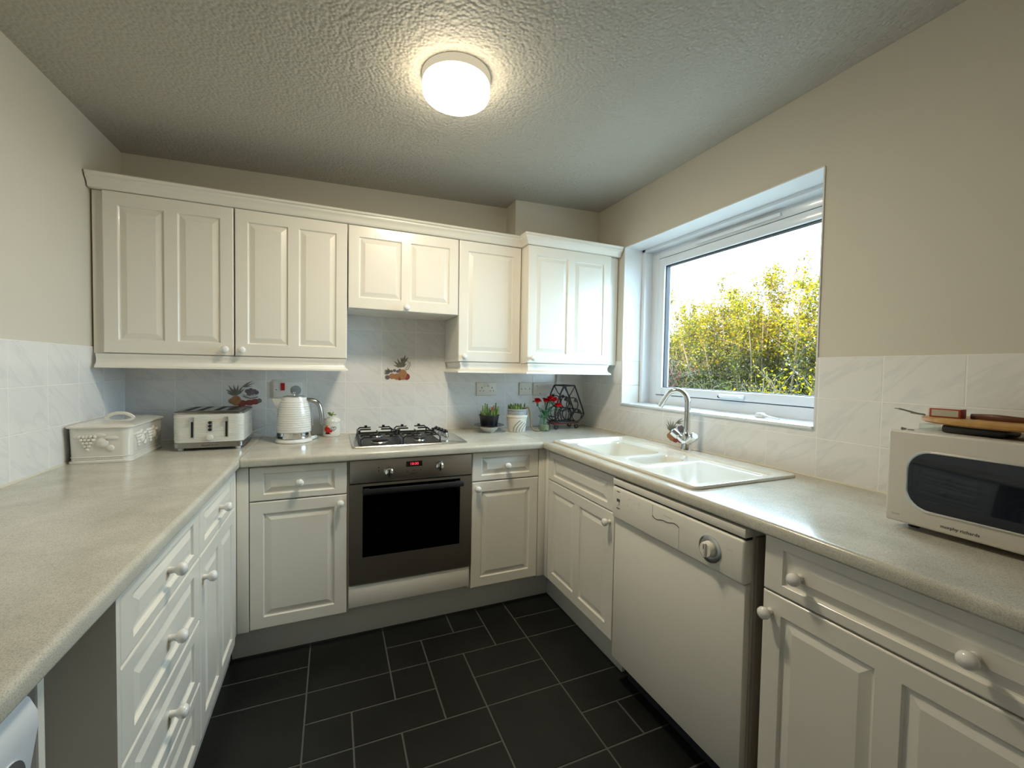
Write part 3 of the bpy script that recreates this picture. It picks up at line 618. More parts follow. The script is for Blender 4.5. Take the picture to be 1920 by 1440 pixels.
for kx, kz in ((.170, .811), (.408, .821)):
    b = MB(); b.lathe([(0, 0), (.022, 0), (.022, .006), (.019, .012), (.018, .024), (.012, .029), (0, .030)], 'chrome', seg=28, M=MK); b.box(-.004, -.034, -.020, .004, -.026, .012, 'black_plastic', .002)
    o = b.build('control_knob', ov); o.location = (kx, -.004, kz)
b = MB(); b.box(.250, -.0052, .825, .326, -.0035, .850, 'display_glass'); b.build('display', ov, label='dark display with red digits')
b = MB(); text_mesh(b, '18:00', .019, 'red_display', face_frame((.288, -.0056, .8375), (1, 0, 0)), sx=1.0)
b.build('clock_digits', ov)
b = MB()
for x_, z_ in ((.125, .830), (.125, .815), (.256, .803), (.288, .806), (.320, .806)): b.lathe([(0, 0), (.0028, 0), (.0028, .0012), (0, .0012)], 'print_dark', (x_, -.004, z_), 10, MK)
for x_, z_ in ((.170, .782), (.408, .792)): b.box(x_ - .001, -.0046, z_ - .003, x_ + .001, -.0038, z_ + .003, 'print_dark')
text_mesh(b, 'ZANUSSI', .009, 'print_dark', face_frame((.288, -.0044, .791), (1, 0, 0))); build_each(b, 'panel_mark', ov, flat=True)

# ------------------------------------------------------------------ hob
hb = thing('gas_hob', 'four-burner stainless steel gas hob with black pan supports', 'hob', (.600, -.500, .91)); b = MB()
HX, HY = .565, .435
b.loft([rrect(HX / 2, HY / 2, HX - 2 * a, HY - 2 * a, .012, z, 4) for a, z in ((0, .0005), (0, .003), (.004, .008), (.010, .0085), (.014, .006))], 'steel_hob'); b.build('hob_plate', hb)
b = MB(); b.loft([rrect(.235, HY / 2, .40 - 2 * a, .38 - 2 * a, .012, z, 4) for a, z in ((0, .0062), (0, .0085), (.003, .0088), (.006, .0068))], 'black_iron', cap1=False); b.build('inner_rim', hb)
BU = ((.135, .12, .042), (.135, .31, .034), (.335, .12, .030), (.335, .31, .046))
for x_, y_, r_ in BU:
    b = MB(); b.lathe([(0, .0065), (r_, .0065), (r_ * .9, .014), (r_ * .8, .016), (0, .016)], 'satin_chrome', (x_, y_, 0), 24); b.lathe([(0, .016), (r_ * .95, .016), (r_ * .97, .019), (r_ * .85, .023), (0, .024)], 'black_iron', (x_, y_, 0), 24); b.build('burner', hb)
for x_ in (.135, .335):
    b = MB(); hw = .092; z = .046; y0, y1 = .04, .395
    # outer frame bars: front, back, sides, with arms reaching to each burner
    def bar(p, q, r=.0042): b.tube([p, q], r, 'cast_iron', 6)
    P4 = [(x_ - hw, y0), (x_ + hw, y0), (x_ + hw, y1), (x_ - hw, y1)]
    for yy in (y0, y1):
        b.tube([(x_ - hw, yy, .008), (x_ - hw, yy, z - .012), (x_ - hw + .012, yy, z), (x_ - .022, yy, z)], .0045, 'cast_iron', 6)
        b.tube([(x_ + hw, yy, .008), (x_ + hw, yy, z - .012), (x_ + hw - .012, yy, z), (x_ + .022, yy, z)], .0045, 'cast_iron', 6)
    for xx, sg in ((x_ - hw, 1), (x_ + hw, -1)):
        b.tube([(xx, y0, z - .010), (xx, y1, z - .010)], .0045, 'cast_iron', 6)
        for yy in (.12, .31): b.tube([(xx, yy, z - .010), (xx + sg * .012, yy, z), (xx + sg * .065, yy, z)], .0042, 'cast_iron', 6)
        b.box(xx - .006, .20, z - .02, xx + .006, .225, z + .010, 'cast_iron', .002)
    b.tube([(x_ - hw, .215, z - .004), (x_ + hw, .215, z - .004)], .0045, 'cast_iron', 6)
    for yy in (y0, y1): b.box(x_ - .055, yy - .006, z, x_ - .040, yy + .006, z + .012, 'cast_iron', .002); b.box(x_ + .040, yy - .006, z, x_ + .055, yy + .006, z + .012, 'cast_iron', .002)
    for yy in (.165, .265): b.tube([(x_, .215, z - .004), (x_, yy, z - .002)], .004, 'cast_iron', 6)
    b.build('pan_support', hb)
for k, (x_, y_) in enumerate(((.488, .395), (.494, .345), (.500, .295), (.506, .245))):
    b = MB(); b.lathe([(0, .006), (.017, .006), (.0165, .010), (.014, .022), (0, .022)], 'chrome', (x_, y_, 0), 18); b.lathe([(0, .022), (.0145, .022), (.015, .026), (.013, .034), (0, .035)], 'black_plastic', (x_, y_, 0), 18); b.box(x_ - .003, y_ - .014, .033, x_ + .003, y_ + .014, .040, 'black_plastic', .001); b.build('hob_knob', hb)

# ------------------------------------------------------------------ dishwasher
dw = thing('dishwasher', 'freestanding white dishwasher between the sink cabinet and the right-hand cabinet', 'dishwasher', (1.572, -1.205, 0), RR)
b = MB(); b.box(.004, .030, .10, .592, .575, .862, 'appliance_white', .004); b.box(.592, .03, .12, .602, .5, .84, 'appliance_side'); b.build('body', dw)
b = MB(); b.box(0, 0, .128, .590, .026, .704, 'appliance_white', .005); b.build('door', dw)
b = MB(); b.box(-.001, -.014, .708, .594, .026, .834, 'appliance_white', .008, 3); cp = b.build('control_panel', dw)
b = MB(); b.box(-.001, -.012, .8405, .594, .03, .866, 'appliance_white', .003); b.box(.001, -.004, .833, .592, .02, .842, 'gap_dark'); b.build('top_trim', dw)  # dark strip paints in the shade of the gap below the trim
b = MB(); b.box(.02, .07, FZ, .585, .085, .125, 'kicker_black'); b.build('kick_plate', dw, label='black kick plate')
b = MB(); b.box(.005, .5, FZ, .03, .55, .11, 'black_plastic'); b.box(.565, .5, FZ, .59, .55, .11, 'black_plastic'); b.box(.565, .09, FZ, .585, .11, .11, 'rust'); b.box(.005, .09, FZ, .025, .11, .11, 'rust'); build_each(b, 'foot', dw)
b = MB(); b.lathe([(0, 0), (.040, 0), (.040, .003), (.036, .005), (.026, .004), (0, .004)], 'satin_chrome', seg=32, M=MK); b.lathe([(0, .003), (.024, .003), (.0225, .018), (.020, .021), (0, .021)], 'appliance_white', seg=28, M=MK)
b.box(-.005, -.027, -.021, .005, -.019, .021, 'appliance_white', .003); b.box(-.001, -.0278, .004, .001, -.0265, .018, 'print_dark'); o = b.build('programme_dial', cp); o.location = (.481, -.014, .768)
b = MB(); yy = -.0145; pts = []
for k in range(25): t_ = k / 24; pts.append((.232 + .125 * t_, yy, .788 - .005 * sin(t_ * 2 * pi) - .003 * sin(t_ * 4 * pi)))
b.tube(pts, .0013, 'print_dark', 5); b.tube([(.357, yy, .784), (.357, yy, .715)], .0008, 'carcass', 5); b.tube([(.232, yy, .788), (.232, yy, .826)], .0006, 'carcass', 5)
b.build('handle_recess', cp)
b = MB()
for z_, h_ in ((.818, .003), (.779, .012), (.752, .004)): b.box(.030, -.0155, z_, .048, -.0135, z_ + h_, 'print_grey', .0005)
b.box(.034, -.017, .768, .046, -.0135, .778, 'white_plastic', .001)
rnd = random.Random(5)
for k in range(16): x_ = .085 + rnd.random() * .075; z_ = .762 + rnd.random() * .05; b.box(x_, -.0144, z_, x_ + .004 + rnd.random() * .008, -.0138, z_ + .0016, 'carcass')
b.box(.540, -.0145, .79, .558, -.0138, .792, 'carcass'); b.box(.285, -.0145, .805, .325, -.0138, .808, 'carcass'); build_each(b, 'panel_mark', cp, flat=True)

# ------------------------------------------------------------------ washing machine, end panel, cable
wm = thing('washing_machine', 'white washing machine at the near end under the left worktop', 'washing machine', (.120, -2.44, 0), RL)
b = MB(); b.box(0, .03, FZ + .01, .595, .52, .853, 'washer_white', .006); b.build('body', wm)
b = MB(); P_ = [(.03, .70), (-.012, .70), (-.018, .72), (-.030, .80), (-.030, .822), (-.022, .842), (-.008, .853), (.03, .853)]
b.loft([[(x_, y_, z_) for y_, z_ in P_] for x_ in (0, .600)], 'washer_white'); cp = b.build('control_panel', wm, ang=50)
b = MB(); b.box(0, -.010, .10, .598, .03, .695, 'washer_white', .01); b.build('front_panel', wm)
b = MB(); b.lathe([(0, 0), (.029, 0), (.029, .003), (.026, .004), (0, .004)], 'washer_white', seg=28, M=MK); b.lathe([(.026, .0035), (.029, .0035), (.029, .0045), (.026, .0045)], 'print_grey', seg=28, M=MK)
b.lathe([(0, .004), (.017, .004), (.016, .014), (0, .015)], 'dial_blue', seg=24, M=MK); o = b.build('dial', cp, label='round dial with dark blue centre'); o.location = (.540, -.028, .765)
b = MB(); b.box(.02, -.031, .745, .20, -.024, .812, 'washer_white', .003); b.box(.33, -.0325, .775, .47, -.026, .779, 'print_grey'); build_each(b, 'detergent_drawer', cp)
b = MB(); b.box(XL + .03, -1.779, FZ, .118, -1.764, .870, 'carcass'); b.box(.118, -1.779, FZ, .1205, -1.764, .870, 'cabinet_white')
tag(b.build('end_panel', flat=True), 'thin upright panel with white edge beside the washing machine', 'panel')
b = MB(); pts = [(.01, -1.760, .68), (.03, -1.735, .72), (.045, -1.70, .715), (.05, -1.665, .66), (.045, -1.65, .55), (.02, -1.65, .45), (.01, -1.66, .3), (0, -1.66, .05)]
def smooth(P, n=6):
    P = [Vector(p) for p in P]; out = []
    for i in range(len(P) - 1):
        p0, p1, p2, p3 = P[max(i - 1, 0)], P[i], P[i + 1], P[min(i + 2, len(P) - 1)]
        for k in range(n):
            t = k / n; out.append(0.5 * ((2 * p1) + (-p0 + p2) * t + (2 * p0 - 5 * p1 + 4 * p2 - p3) * t * t + (-p0 + 3 * p1 - 3 * p2 + p3) * t ** 3))
    return out + [P[-1]]
b.tube(smooth(pts), .004, 'cable_white', 8); b.tube(smooth([(.02, -1.760, .60), (.05, -1.735, .635), (.06, -1.71, .60), (.055, -1.70, .5), (.04, -1.70, .35), (.03, -1.69, .05)]), .0022, 'white_plastic', 6)
tag(b.build('appliance_cable'), 'looped white cable hanging in the gap beside the washing machine', 'cable')

# ------------------------------------------------------------------ bread bin
bb = thing('bread_bin', 'cream ceramic bread bin with moulded fruit relief, in the left corner', 'bread bin', (-.302, -.345, .9105)); b = MB()
w_, h_ = .186, .342
def R(a, z, rr=.03): return rrect(0, 0, w_ - 2 * a, h_ - 2 * a, rr, z, 6)
b.loft([R(-.003, 0), R(-.004, .004), R(-.003, .008), R(.001, .011), R(.001, .020), R(-.001, .022), R(-.001, .024), R(.001, .026), R(0, .06), R(-.001, .10), R(-.002, .132)], 'ceramic_bin')
for k in range(60):   # beaded band
    t = k / 60
    if t < .42: b.ball((-w_ / 2 + .02 + t / .42 * (w_ - .04), -h_ / 2 + .001, .0155), .0022, 'ceramic_bin', 6)
    else: b.ball((w_ / 2 - .001, -h_ / 2 + .03 + (t - .42) / .58 * (h_ - .06), .0155), .0022, 'ceramic_bin', 6)
b.build('bin_body', bb)
b = MB(); rnd = random.Random(2)
def fr(cx, cz, side):
    def put(dx, dz, r, sc=(1, 1, 1)):
        dx *= 1.1; dz *= 1.2; r *= 1.15
        if side == 0: b.ball((cx + dx, -h_ / 2 - .001, cz + dz), r, 'ceramic_bin', 8, sc)
        else: b.ball((w_ / 2 + .001, cx + dx, cz + dz), r, 'ceramic_bin', 8, (sc[1], sc[0], sc[2]))
    for i, row in enumerate((5, 4, 3, 2, 1)):
        for j in range(row): put((j - row / 2 + .5) * .0105 + rnd.uniform(-.001, .001), .018 - i * .010, .0062)
    put(-.026, .018, .012, (1, .25, .45)); put(.034, .022, .018, (1, .25, .4)); put(.040, -.004, .017, (1, .45, 1)); put(.066, .012, .013, (1.5, .4, .55)); put(.062, -.020, .011, (1, .5, 1))
fr(-.035, .080, 0); b.build('fruit_relief', bb); b = MB(); fr(-.10, .080, 1); fr(.02, .080, 1); b.build('fruit_relief', bb)
b = MB(); b.loft([R(-.006, .1325), R(-.009, .135), R(-.009, .140), R(-.004, .143), R(.012, .148), R(.035, .153), R(.06, .155)], 'ceramic_bin')
ld = b.build('lid', bb, ang=50)
b = MB(); b.tube(smooth([(-.046, 0, .152), (-.036, 0, .164), (-.014, 0, .173), (.014, 0, .173), (.036, 0, .164), (.046, 0, .152)]), .0075, 'ceramic_bin', 8, flat=.7); b.build('handle', ld)

# ------------------------------------------------------------------ toaster
to = thing('toaster', 'white ribbed four-slice toaster with chrome top and base', 'toaster', (.006, -.212, .9105)); b = MB()
w_, h_ = .266, .266
def R(a, z, rr=.030): return rrect(0, 0, w_ - 2 * a, h_ - 2 * a, rr, z, 7)
b.loft([R(.001, .012), R(-.001, .014), R(-.001, .034), R(.001, .036)], 'dark_chrome'); b.build('chrome_base', to)
b = MB(); rings = [R(.001, .0362)]
for k in range(17):
    z = .038 + k * .0072; rings += [R(.0, z), R(.0, z + .0045), R(.0018, z + .0058), R(.0018, z + .0068)]
rings += [R(.001, .163)]; b.loft(rings, 'toaster_white'); b.build('toaster_body', to, ang=25)
b = MB(); b.loft([R(-.0015, .1632), R(-.0015, .170), R(.003, .173), R(.012, .176), R(.02, .1765)], 'dark_chrome')
b.build('chrome_top', to, ang=60)
b = MB()
for x_ in (-.088, -.038, .024, .074): b.box(x_ - .012, -.105, .1745, x_ + .012, .095, .1772, 'dark_cavity', .001)
build_each(b, 'bread_slot', to)
yf = -h_ / 2
for x_ in (-.060, .068):
    b = MB(); b.box(x_ - .0085, yf - .0015, .056, x_ + .0075, yf + .001, .150, 'satin_chrome', .001); b.box(x_ - .0042, yf - .0022, .060, x_ + .0042, yf - .001, .136, 'dark_cavity')
    b.lathe([(0, 0), (.009, 0), (.010, .008), (.009, .014), (0, .015)], 'satin_chrome', (x_, yf - .002, .139), 14, MK); b.build('lever', to)
b = MB(); b.box(-.003, yf - .002, .085, .015, yf + .001, .132, 'satin_chrome', .001)
for z_ in (.093, .1085, .124): b.lathe([(0, 0), (.007, 0), (.007, .003), (.003, .0035), (0, .002)], 'black_plastic', (.006, yf - .002, z_), 14, MK)
b.build('buttons', to)
b = MB(); b.lathe([(0, 0), (.015, 0), (.015, .002), (.0115, .004), (.010, .014), (0, .015)], 'toaster_white', (.006, yf - .001, .058), 20, MK); b.build('browning_dial', to)
b = MB(); text_mesh(b, 'Russell Hobbs', .0085, 'print_dark', face_frame((.006, yf - .0012, .024), (1, 0, 0)), sx=1.3); b.build('brand_lettering', to, flat=True)
b = MB()
for sx_ in (-1, 1):
    for sy_ in (-1, 1): b.lathe([(0, 0), (.010, 0), (.012, .012), (0, .012)], 'white_plastic', (sx_ * .108, sy_ * .108, 0), 12)
build_each(b, 'foot', to)

# ------------------------------------------------------------------ kettle
kx, ky = .336, -.200
ke = thing('kettle', 'white ribbed kettle with chrome handle, between toaster and jar', 'kettle', (kx, ky, .9105)); b = MB()
b.lathe([(0, 0), (.081, 0), (.085, .004), (.085, .010), (.079, .018), (.070, .021), (0, .021)], 'white_plastic', seg=40)
b.tube(smooth([(.06, .01, .010), (.085, .03, .011), (.098, .06, .010), (.10, .085, .006)]), [.009] * 19, 'white_plastic', 8, flat=.6); b.build('power_base', ke)
b = MB(); b.lathe([(0, .0215), (.078, .0215), (.080, .023), (.080, .050), (.078, .052), (0, .052)], 'chrome', seg=40); b.build('chrome_band', ke)
b = MB()
def kr(z):
    t = (z - .052) / (.226 - .052); return .080 - .004 * t - .019 * t ** 3.2
pr = [(0, .0522), (kr(.053) - .002, .0522)]
z = .056
while z < .212:
    pr += [(kr(z), z), (kr(z + .0062), z + .0062), (kr(z + .0078) - .0022, z + .0078), (kr(z + .0095) - .0022, z + .0095)]; z += .0112
pr += [(kr(.218), .216), (.058, .225), (.052, .227), (0, .227)]
b.lathe(pr, 'ceramic_kettle', seg=48); b.build('kettle_body', ke, ang=28)
b = MB(); b.lathe([(0, .2272), (.050, .2272), (.050, .230), (.044, .233), (0, .234)], 'satin_chrome', seg=32); b.lathe([(0, .234), (.004, .234), (.0035, .240), (.0075, .245), (.0075, .250), (.004, .254), (0, .2545)], 'chrome', seg=16); b.build('lid', ke)
b = MB(); b.loft([[(-.052, -.024, zt), (-.052, .024, zt), (xx, wv, zt), (xx, -wv, zt)] for zt, xx, wv in ((.135, -.070, .004), (.17, -.080, .006), (.200, -.090, .007), (.219, -.0985, .008))], 'ceramic_kettle'); b.build('spout', ke, ang=60)
b = MB(); hp = smooth([(.052, 0, .212), (.080, 0, .209), (.104, 0, .200), (.118, 0, .178), (.126, 0, .14), (.131, 0, .085)]); b.tube(hp, [.0110] * len(hp), 'dark_chrome', 12, flat=1.3); b.ball((.131, 0, .085), .0110, 'dark_chrome', 10)
b.tube([(.0775, 0, .19), (.0835, 0, .14), (.0845, 0, .08)], .003, 'pot_grey', 6); b.build('handle', ke)
b = MB(); b.tube(smooth([(kx - .055, ky + .068, .914), (kx - .12, ky + .11, .922), (kx - .195, ky + .13, .935), (kx - .205, ky + .14, .945), (kx - .16, ky + .175, .962), (kx - .07, ky + .188, .985), (kx + .015, ky + .19, 1.06), (kx + .02, ky + .186, 1.10)]), .0032, 'white_plastic', 8)
tag(b.build('kettle_cable'), 'white power cable looping out behind the kettle', 'cable')

# ------------------------------------------------------------------ small jar
jr = thing('storage_jar', 'small white lidded jar with red fruit motif, beside the kettle', 'jar', (.511, -.060, .9105)); b = MB()
b.lathe([(0, 0), (.044, 0), (.0465, .004), (.046, .012), (.0455, .070), (.0465, .076), (.044, .078), (0, .078)], 'ceramic_white', seg=32)
b.build('jar_body', jr)
b = MB(); b.lathe([(0, .0782), (.047, .0782), (.048, .084), (.043, .094), (.028, .104), (.010, .109), (0, .110)], 'ceramic_white', seg=32); b.build('lid', jr)
b = MB(); b.ball((-.004, 0, .118), .008, 'jar_green', 8, (1.6, 1, .8)); b.tube([(0, 0, .108), (.004, 0, .122), (.010, -.002, .132)], [.004, .003, .002], 'jar_green', 6); b.ball((-.012, -.002, .127), .006, 'jar_green', 8, (1.5, .6, .8)); b.ball((.016, 0, .117), .006, 'jar_green', 8, (1.5, .6, .5)); b.build('stalk_knob', jr)
b = MB()
def onjar(a, z, r, m, sc=(1, 1)):
    p = Vector((.0458 * sin(a), -.0458 * cos(a), z)); st = len(b.v); b.ball((0, 0, 0), r, m, 10, (sc[0], .12, sc[1])); b.xf(Matrix.Translation(p) @ Matrix.Rotation(a, 4, 'Z'), st)
for a, z, r, m, sc in ((-.42, .038, .013, 'jar_red', (1.1, 1.3)), (-.62, .044, .009, 'jar_red', (1, 1.3)), (-.20, .032, .010, 'jar_red', (1.4, .8)), (-.75, .040, .008, 'jar_yellow', (1, 1.5)), (-.55, .060, .007, 'jar_yellow', (1.6, .6)), (-.45, .020, .009, 'petal_pink', (1.4, .6)), (-.2, .018, .005, 'jar_green', (1.6, .6))): onjar(a, z, r, m, sc)
hp = []
for k in range(24):
    t = 2 * pi * k / 24; X = .0135 * 16 * sin(t) ** 3 / 16; Z = .0135 * (13 * cos(t) - 5 * cos(2 * t) - 2 * cos(3 * t) - cos(4 * t)) / 16
    a = .22 + X / .0458; hp.append((.0463 * sin(a), -.0463 * cos(a), .045 + Z))
b.tube(hp, .0012, 'print_dark', 5, closed=True)
for z_ in (.040, .046, .051):
    b.tube([(.0463 * sin(a), -.0463 * cos(a), z_) for a in (.08, .22, .36)], .0008, 'print_grey', 4)
b.build('fruit_motif', jr)

# ------------------------------------------------------------------ sockets and switches on the back wall
sc_ = thing('double_socket', 'white double power socket on the tiles below the narrow wall cabinet', 'socket', (1.438, 0, 1.167)); b = MB()
b.box(-.069, -.010, -.042, .069, -.0005, .042, 'cream_plastic', .003); b.build('faceplate', sc_)
b = MB()
for x_ in (-.033, .036):
    b.box(x_ - .0025, -.0108, .004, x_ + .0025, -.0098, .012, 'gap_dark'); b.box(x_ - .014, -.0108, -.014, x_ - .008, -.0098, -.010, 'gap_dark'); b.box(x_ + .008, -.0108, -.014, x_ + .014, -.0098, -.010, 'gap_dark')
build_each(b, 'pin_hole', sc_, flat=True)
b = MB()
for x_ in (-.012, .012): b.box(x_ - .007, -.0135, .014, x_ + .007, -.009, .030, 'cream_plastic', .002)
build_each(b, 'rocker', sc_)
s2 = thing('single_socket', 'white single socket on the tiles above the cream plant pot', 'socket', (1.715, 0, 1.167)); b = MB(); b.box(-.044, -.010, -.043, .044, -.0005, .043, 'cream_plastic', .003); b.build('faceplate', s2)
b = MB(); [b.box(x_ - .002, -.0108, z_ - .004, x_ + .002, -.0098, z_ + .004, 'gap_dark') for x_, z_ in ((-.028, 0), (0, 0), (.030, 0))]; build_each(b, 'screw_hole', s2, flat=True)
s3 = thing('switched_fuse_outlet', 'white square fuse outlet directly left of the wine rack', 'switch', (1.826, 0, 1.167)); b = MB(); b.box(-.052, -.010, -.043, .052, -.0005, .043, 'cream_plastic', .003); b.build('faceplate', s3)
b = MB(); b.box(-.03, -.0108, .018, -.018, -.0098, .021, 'print_grey'); b.lathe([(0, 0), (.004, 0), (.004, .0015), (0, .0015)], 'chrome', (.0, -.010, -.03), 10, MK); b.build('flex_outlet', s3)
s4 = thing('cooker_switch', 'white cooker switch with red rocker behind the kettle', 'switch', (.291, 0, 1.165)); b = MB(); b.box(-.076, -.003, -.050, .082, -.0005, .055, 'ceramic_white', .001); b.box(-.069, -.013, -.042, .069, -.002, .042, 'white_plastic', .003); b.build('faceplate', s4)
b = MB(); b.box(-.034, -.018, -.004, -.014, -.012, .036, 'red_rocker', .002); build_each(b, 'rocker', s4, label='red rocker')
b = MB(); b.lathe([(0, 0), (.026, 0), (.026, .002), (.024, .003), (0, .003)], 'pot_grey', (.040, -.013, -.004), 24, MK); b.lathe([(0, 0), (.003, 0), (.003, .001), (0, .001)], 'print_grey', (-.055, -.0128, 0), 8, MK); build_each(b, 'socket_face', s4)
b = MB(); b.box(1.952, -.018, 1.222, 1.978, -.001, 1.272, 'white_plastic', .003); b.box(1.945, -.026, 1.200, 1.985, -.001, 1.222, 'white_plastic', .003); tag(b.build('cable_conduit'), 'short white cable trunking above the wine rack', 'conduit')

# ------------------------------------------------------------------ fruit-print tiles
def motif(label, M, kind):
    b = MB(); y = -.0012
    def disc(x, z, r, m, sx=1, sz=1, d=0): b.lathe([(0, 0), (r, 0), (r * .85, .0006 + d), (0, .0009 + d)], m, (0, 0, 0), 16, Matrix.Translation((x, y, z)) @ Matrix.Diagonal((sx, 1, sz, 1)) @ MK)
    def leaf(x, z, a, l, w=.006, m='leaf_print'):
        st = len(b.v); b.add([(0, 0, 0), (l * .4, 0, w), (l, 0, 0), (l * .4, 0, -w)], [(0, 1, 2, 3)], m); b.xf(Matrix.Translation((x, y - .0006, z)) @ Matrix.Rotation(-radians(a), 4, 'Y'), st)
    if kind == 0:   # pear and apples with leaves above
        disc(.018, -.030, .021, 'fruit_orange', .95, 1.25, .0006); disc(.036, -.040, .015, 'fruit_red', 1, 1.1); disc(-.008, -.040, .016, 'fruit_orange', 1.1, 1); disc(-.030, -.038, .014, 'fruit_orange', 1.1, 1); disc(-.052, -.044, .011, 'fruit_plum'); disc(.004, -.048, .010, 'fruit_red')
        for x_, z_ in ((-.034, -.014), (-.020, -.010), (-.006, -.014), (.004, -.008)): disc(x_, z_, .007, 'fruit_plum')
        for a in (150, 165, 185, 120, 200): leaf(-.040, -.020, a, .028)
        for a, l in ((60, .040), (85, .052), (115, .050), (140, .048), (165, .04), (40, .03)): leaf(.012, .006, a, l)
        for a, l in ((75, .045), (50, .04), (110, .03)): leaf(.018, .026, a, l)
        b.tube([(.028, y - .0006, -.004), (.040, y - .0006, .010), (.046, y - .0006, .026), (.038, y - .0006, .040), (.028, y - .0006, .034)], .0012, 'leaf_print', 5)
        b.tube([(.030, y - .0006, -.006), (.044, y - .0006, -.002), (.052, y - .0006, .018), (.050, y - .0006, .036)], .0012, 'leaf_print', 5)
    else:           # onions, plum and basket leaves
        disc(-.030, -.022, .020, 'fruit_orange', .9, 1.1, .0006); disc(-.044, -.024, .012, 'fruit_orange', 1, 1); disc(-.010, -.034, .015, 'fruit_red', 1.2, .9); disc(.018, -.032, .014, 'fruit_red', 1.2, .9); disc(.038, -.028, .014, 'fruit_red', 1.1, .9); disc(.052, -.024, .010, 'leaf_print')
        for x_, z_ in ((.010, .018), (.022, .022), (.034, .018), (.028, .010), (.016, .006), (.042, .012)): disc(x_, z_, .009, 'fruit_plum')
        b.tube([(-.004, y - .0006, .004), (.015, y - .0006, -.003), (.034, y - .0006, -.002), (.050, y - .0006, .006)], .0016, 'matchbox_face', 5)
        b.tube([(-.004, y - .0006, -.004), (.020, y - .0006, -.014), (.048, y - .0006, -.008)], .0022, 'leaf_print', 5)
        for a, l in ((100, .052), (120, .056), (140, .046), (80, .05), (155, .034), (60, .05), (45, .045)): leaf(-.030, -.002, a, l, .0045)
        for a, l in ((20, .05), (35, .05), (5, .04)): leaf(-.010, .036, a, l, .003)
    b.xf(M @ Matrix.Diagonal((1.28, 1, 1.22, 1))); return tag(b.build('fruit_tile_motif', flat=True), label, 'tile picture')
motif('fruit picture on the tiles above the hob', face_frame((.881, -.0003, 1.290), (1, 0, 0)) @ Matrix.Rotation(radians(-90), 4, 'X'), 0)
motif('fruit picture on the tiles behind the toaster', face_frame((.088, -.0003, 1.135), (1, 0, 0)) @ Matrix.Rotation(radians(-90), 4, 'X'), 1)
motif('fruit picture on the tiles behind the mixer tap', face_frame((XR - .0003, -.915, .985), (0, -1, 0)) @ Matrix.Rotation(radians(-90), 4, 'X'), 1)

# ------------------------------------------------------------------ plants
b = MB(); b.lathe([(0, 0), (.030, 0), (.034, .004), (.048, .016), (.060, .034), (.058, .036), (.046, .022), (.030, .008), (0, .006)], 'pot_cream', (1.402, -.165, .9105), 32); tag(b.build('small_bowl'), 'small cream bowl under the dark saucer, right of the hob', 'bowl')
b = MB(); b.lathe([(0, 0), (.050, 0), (.092, .006), (.094, .008), (.090, .0095), (.05, .004), (0, .003)], 'plate_dark', (1.402, -.165, .9475), 36); tag(b.build('dark_saucer'), 'dark flat saucer resting on the small cream bowl', 'saucer')
pl = thing('succulent_plant', 'succulent in a black pot standing on the dark saucer', 'plant', (1.402, -.165, .9512)); b = MB()
b.lathe([(0, 0), (.050, 0), (.052, .004), (.060, .058), (.063, .062), (.063, .066), (.058, .066), (.056, .056), (0, .056)], 'pot_black', seg=32); b.build('pot', pl)
b = MB(); b.lathe([(0, .0562), (.055, .0562), (.03, .060), (0, .061)], 'soil', seg=16); b.build('soil', pl)
b = MB(); rnd = random.Random(11)
for k in range(46):
    a = rnd.uniform(0, 2 * pi); r_ = rnd.uniform(.0, .052); h_ = rnd.uniform(.018, .050); ln = rnd.uniform(.0, .016)
    x_, y_ = r_ * cos(a), r_ * sin(a); m_ = rnd.choice(['succulent_green', 'succulent_green', 'succulent_dark'])
    b.tube([(x_, y_, .056), (x_ + ln * cos(a) * .5, y_ + ln * sin(a) * .5, .056 + h_ * .5), (x_ + ln * cos(a), y_ + ln * sin(a), .056 + h_)], [.0045, .006, .0015], m_, 6)
for x_, h_, m_ in ((-.045, .062, 'succulent_green'), (-.030, .078, 'succulent_green'), (-.018, .072, 'succulent_dark'), (.012, .055, 'succulent_tip'), (.022, .062, 'succulent_tip'), (.036, .078, 'succulent_dark'), (.052, .056, 'succulent_green')):
    b.tube([(x_ * .8, -.01, .056), (x_, -.012, .056 + h_ * .6), (x_ * 1.05, -.012, .056 + h_)], [.005, .0065, .003], m_, 6); b.ball((x_ * 1.05, -.012, .056 + h_), .005, m_, 6)
b.build('leaves', pl)
p2 = thing('cactus_plant', 'plant in a grey pot set inside a cream striped pot', 'plant', (1.578, -.185, .9105)); b = MB()
b.lathe([(0, 0), (.053, 0), (.054, .003), (.064, .088), (.068, .092), (.068, .106), (.064, .106), (.061, .09), (.052, .008), (0, .008)], 'pot_cream', seg=36); b.build('outer_pot', p2)
b = MB()
for k in range(7):
    P_ = []
    for j in range(8):
        t = j / 7; z_ = .004 + t * (.070 - k * .004); a = -1.35 + .17 * k + t * t * (.75 - .03 * k) + .55; a = min(a, 1.25); rr_ = .0535 + (z_ / .092) * .0105 + .0008; P_.append((rr_ * sin(a), -rr_ * cos(a), z_))
    b.tube(P_, .0016, 'print_grey' if k % 2 == 0 else 'ceramic_white', 5)
b.build('stripe_pattern', p2)
b = MB(); b.lathe([(0, .02), (.050, .02), (.060, .130), (.064, .134), (.064, .142), (.059, .142), (.056, .128), (0, .128)], 'pot_grey', seg=32); b.build('inner_pot', p2)
b = MB()
for k in range(30):
    a = rnd.uniform(0, 2 * pi); r_ = rnd.uniform(0, .048); h_ = rnd.uniform(.02, .045); x_, y_ = r_ * cos(a), r_ * sin(a)
    b.tube([(x_, y_, .127), (x_ * 1.1, y_ * 1.1, .127 + h_ * .6), (x_ * 1.15, y_ * 1.15, .127 + h_)], [.006, .0065, .002], rnd.choice(['succulent_green', 'succulent_dark']), 6)
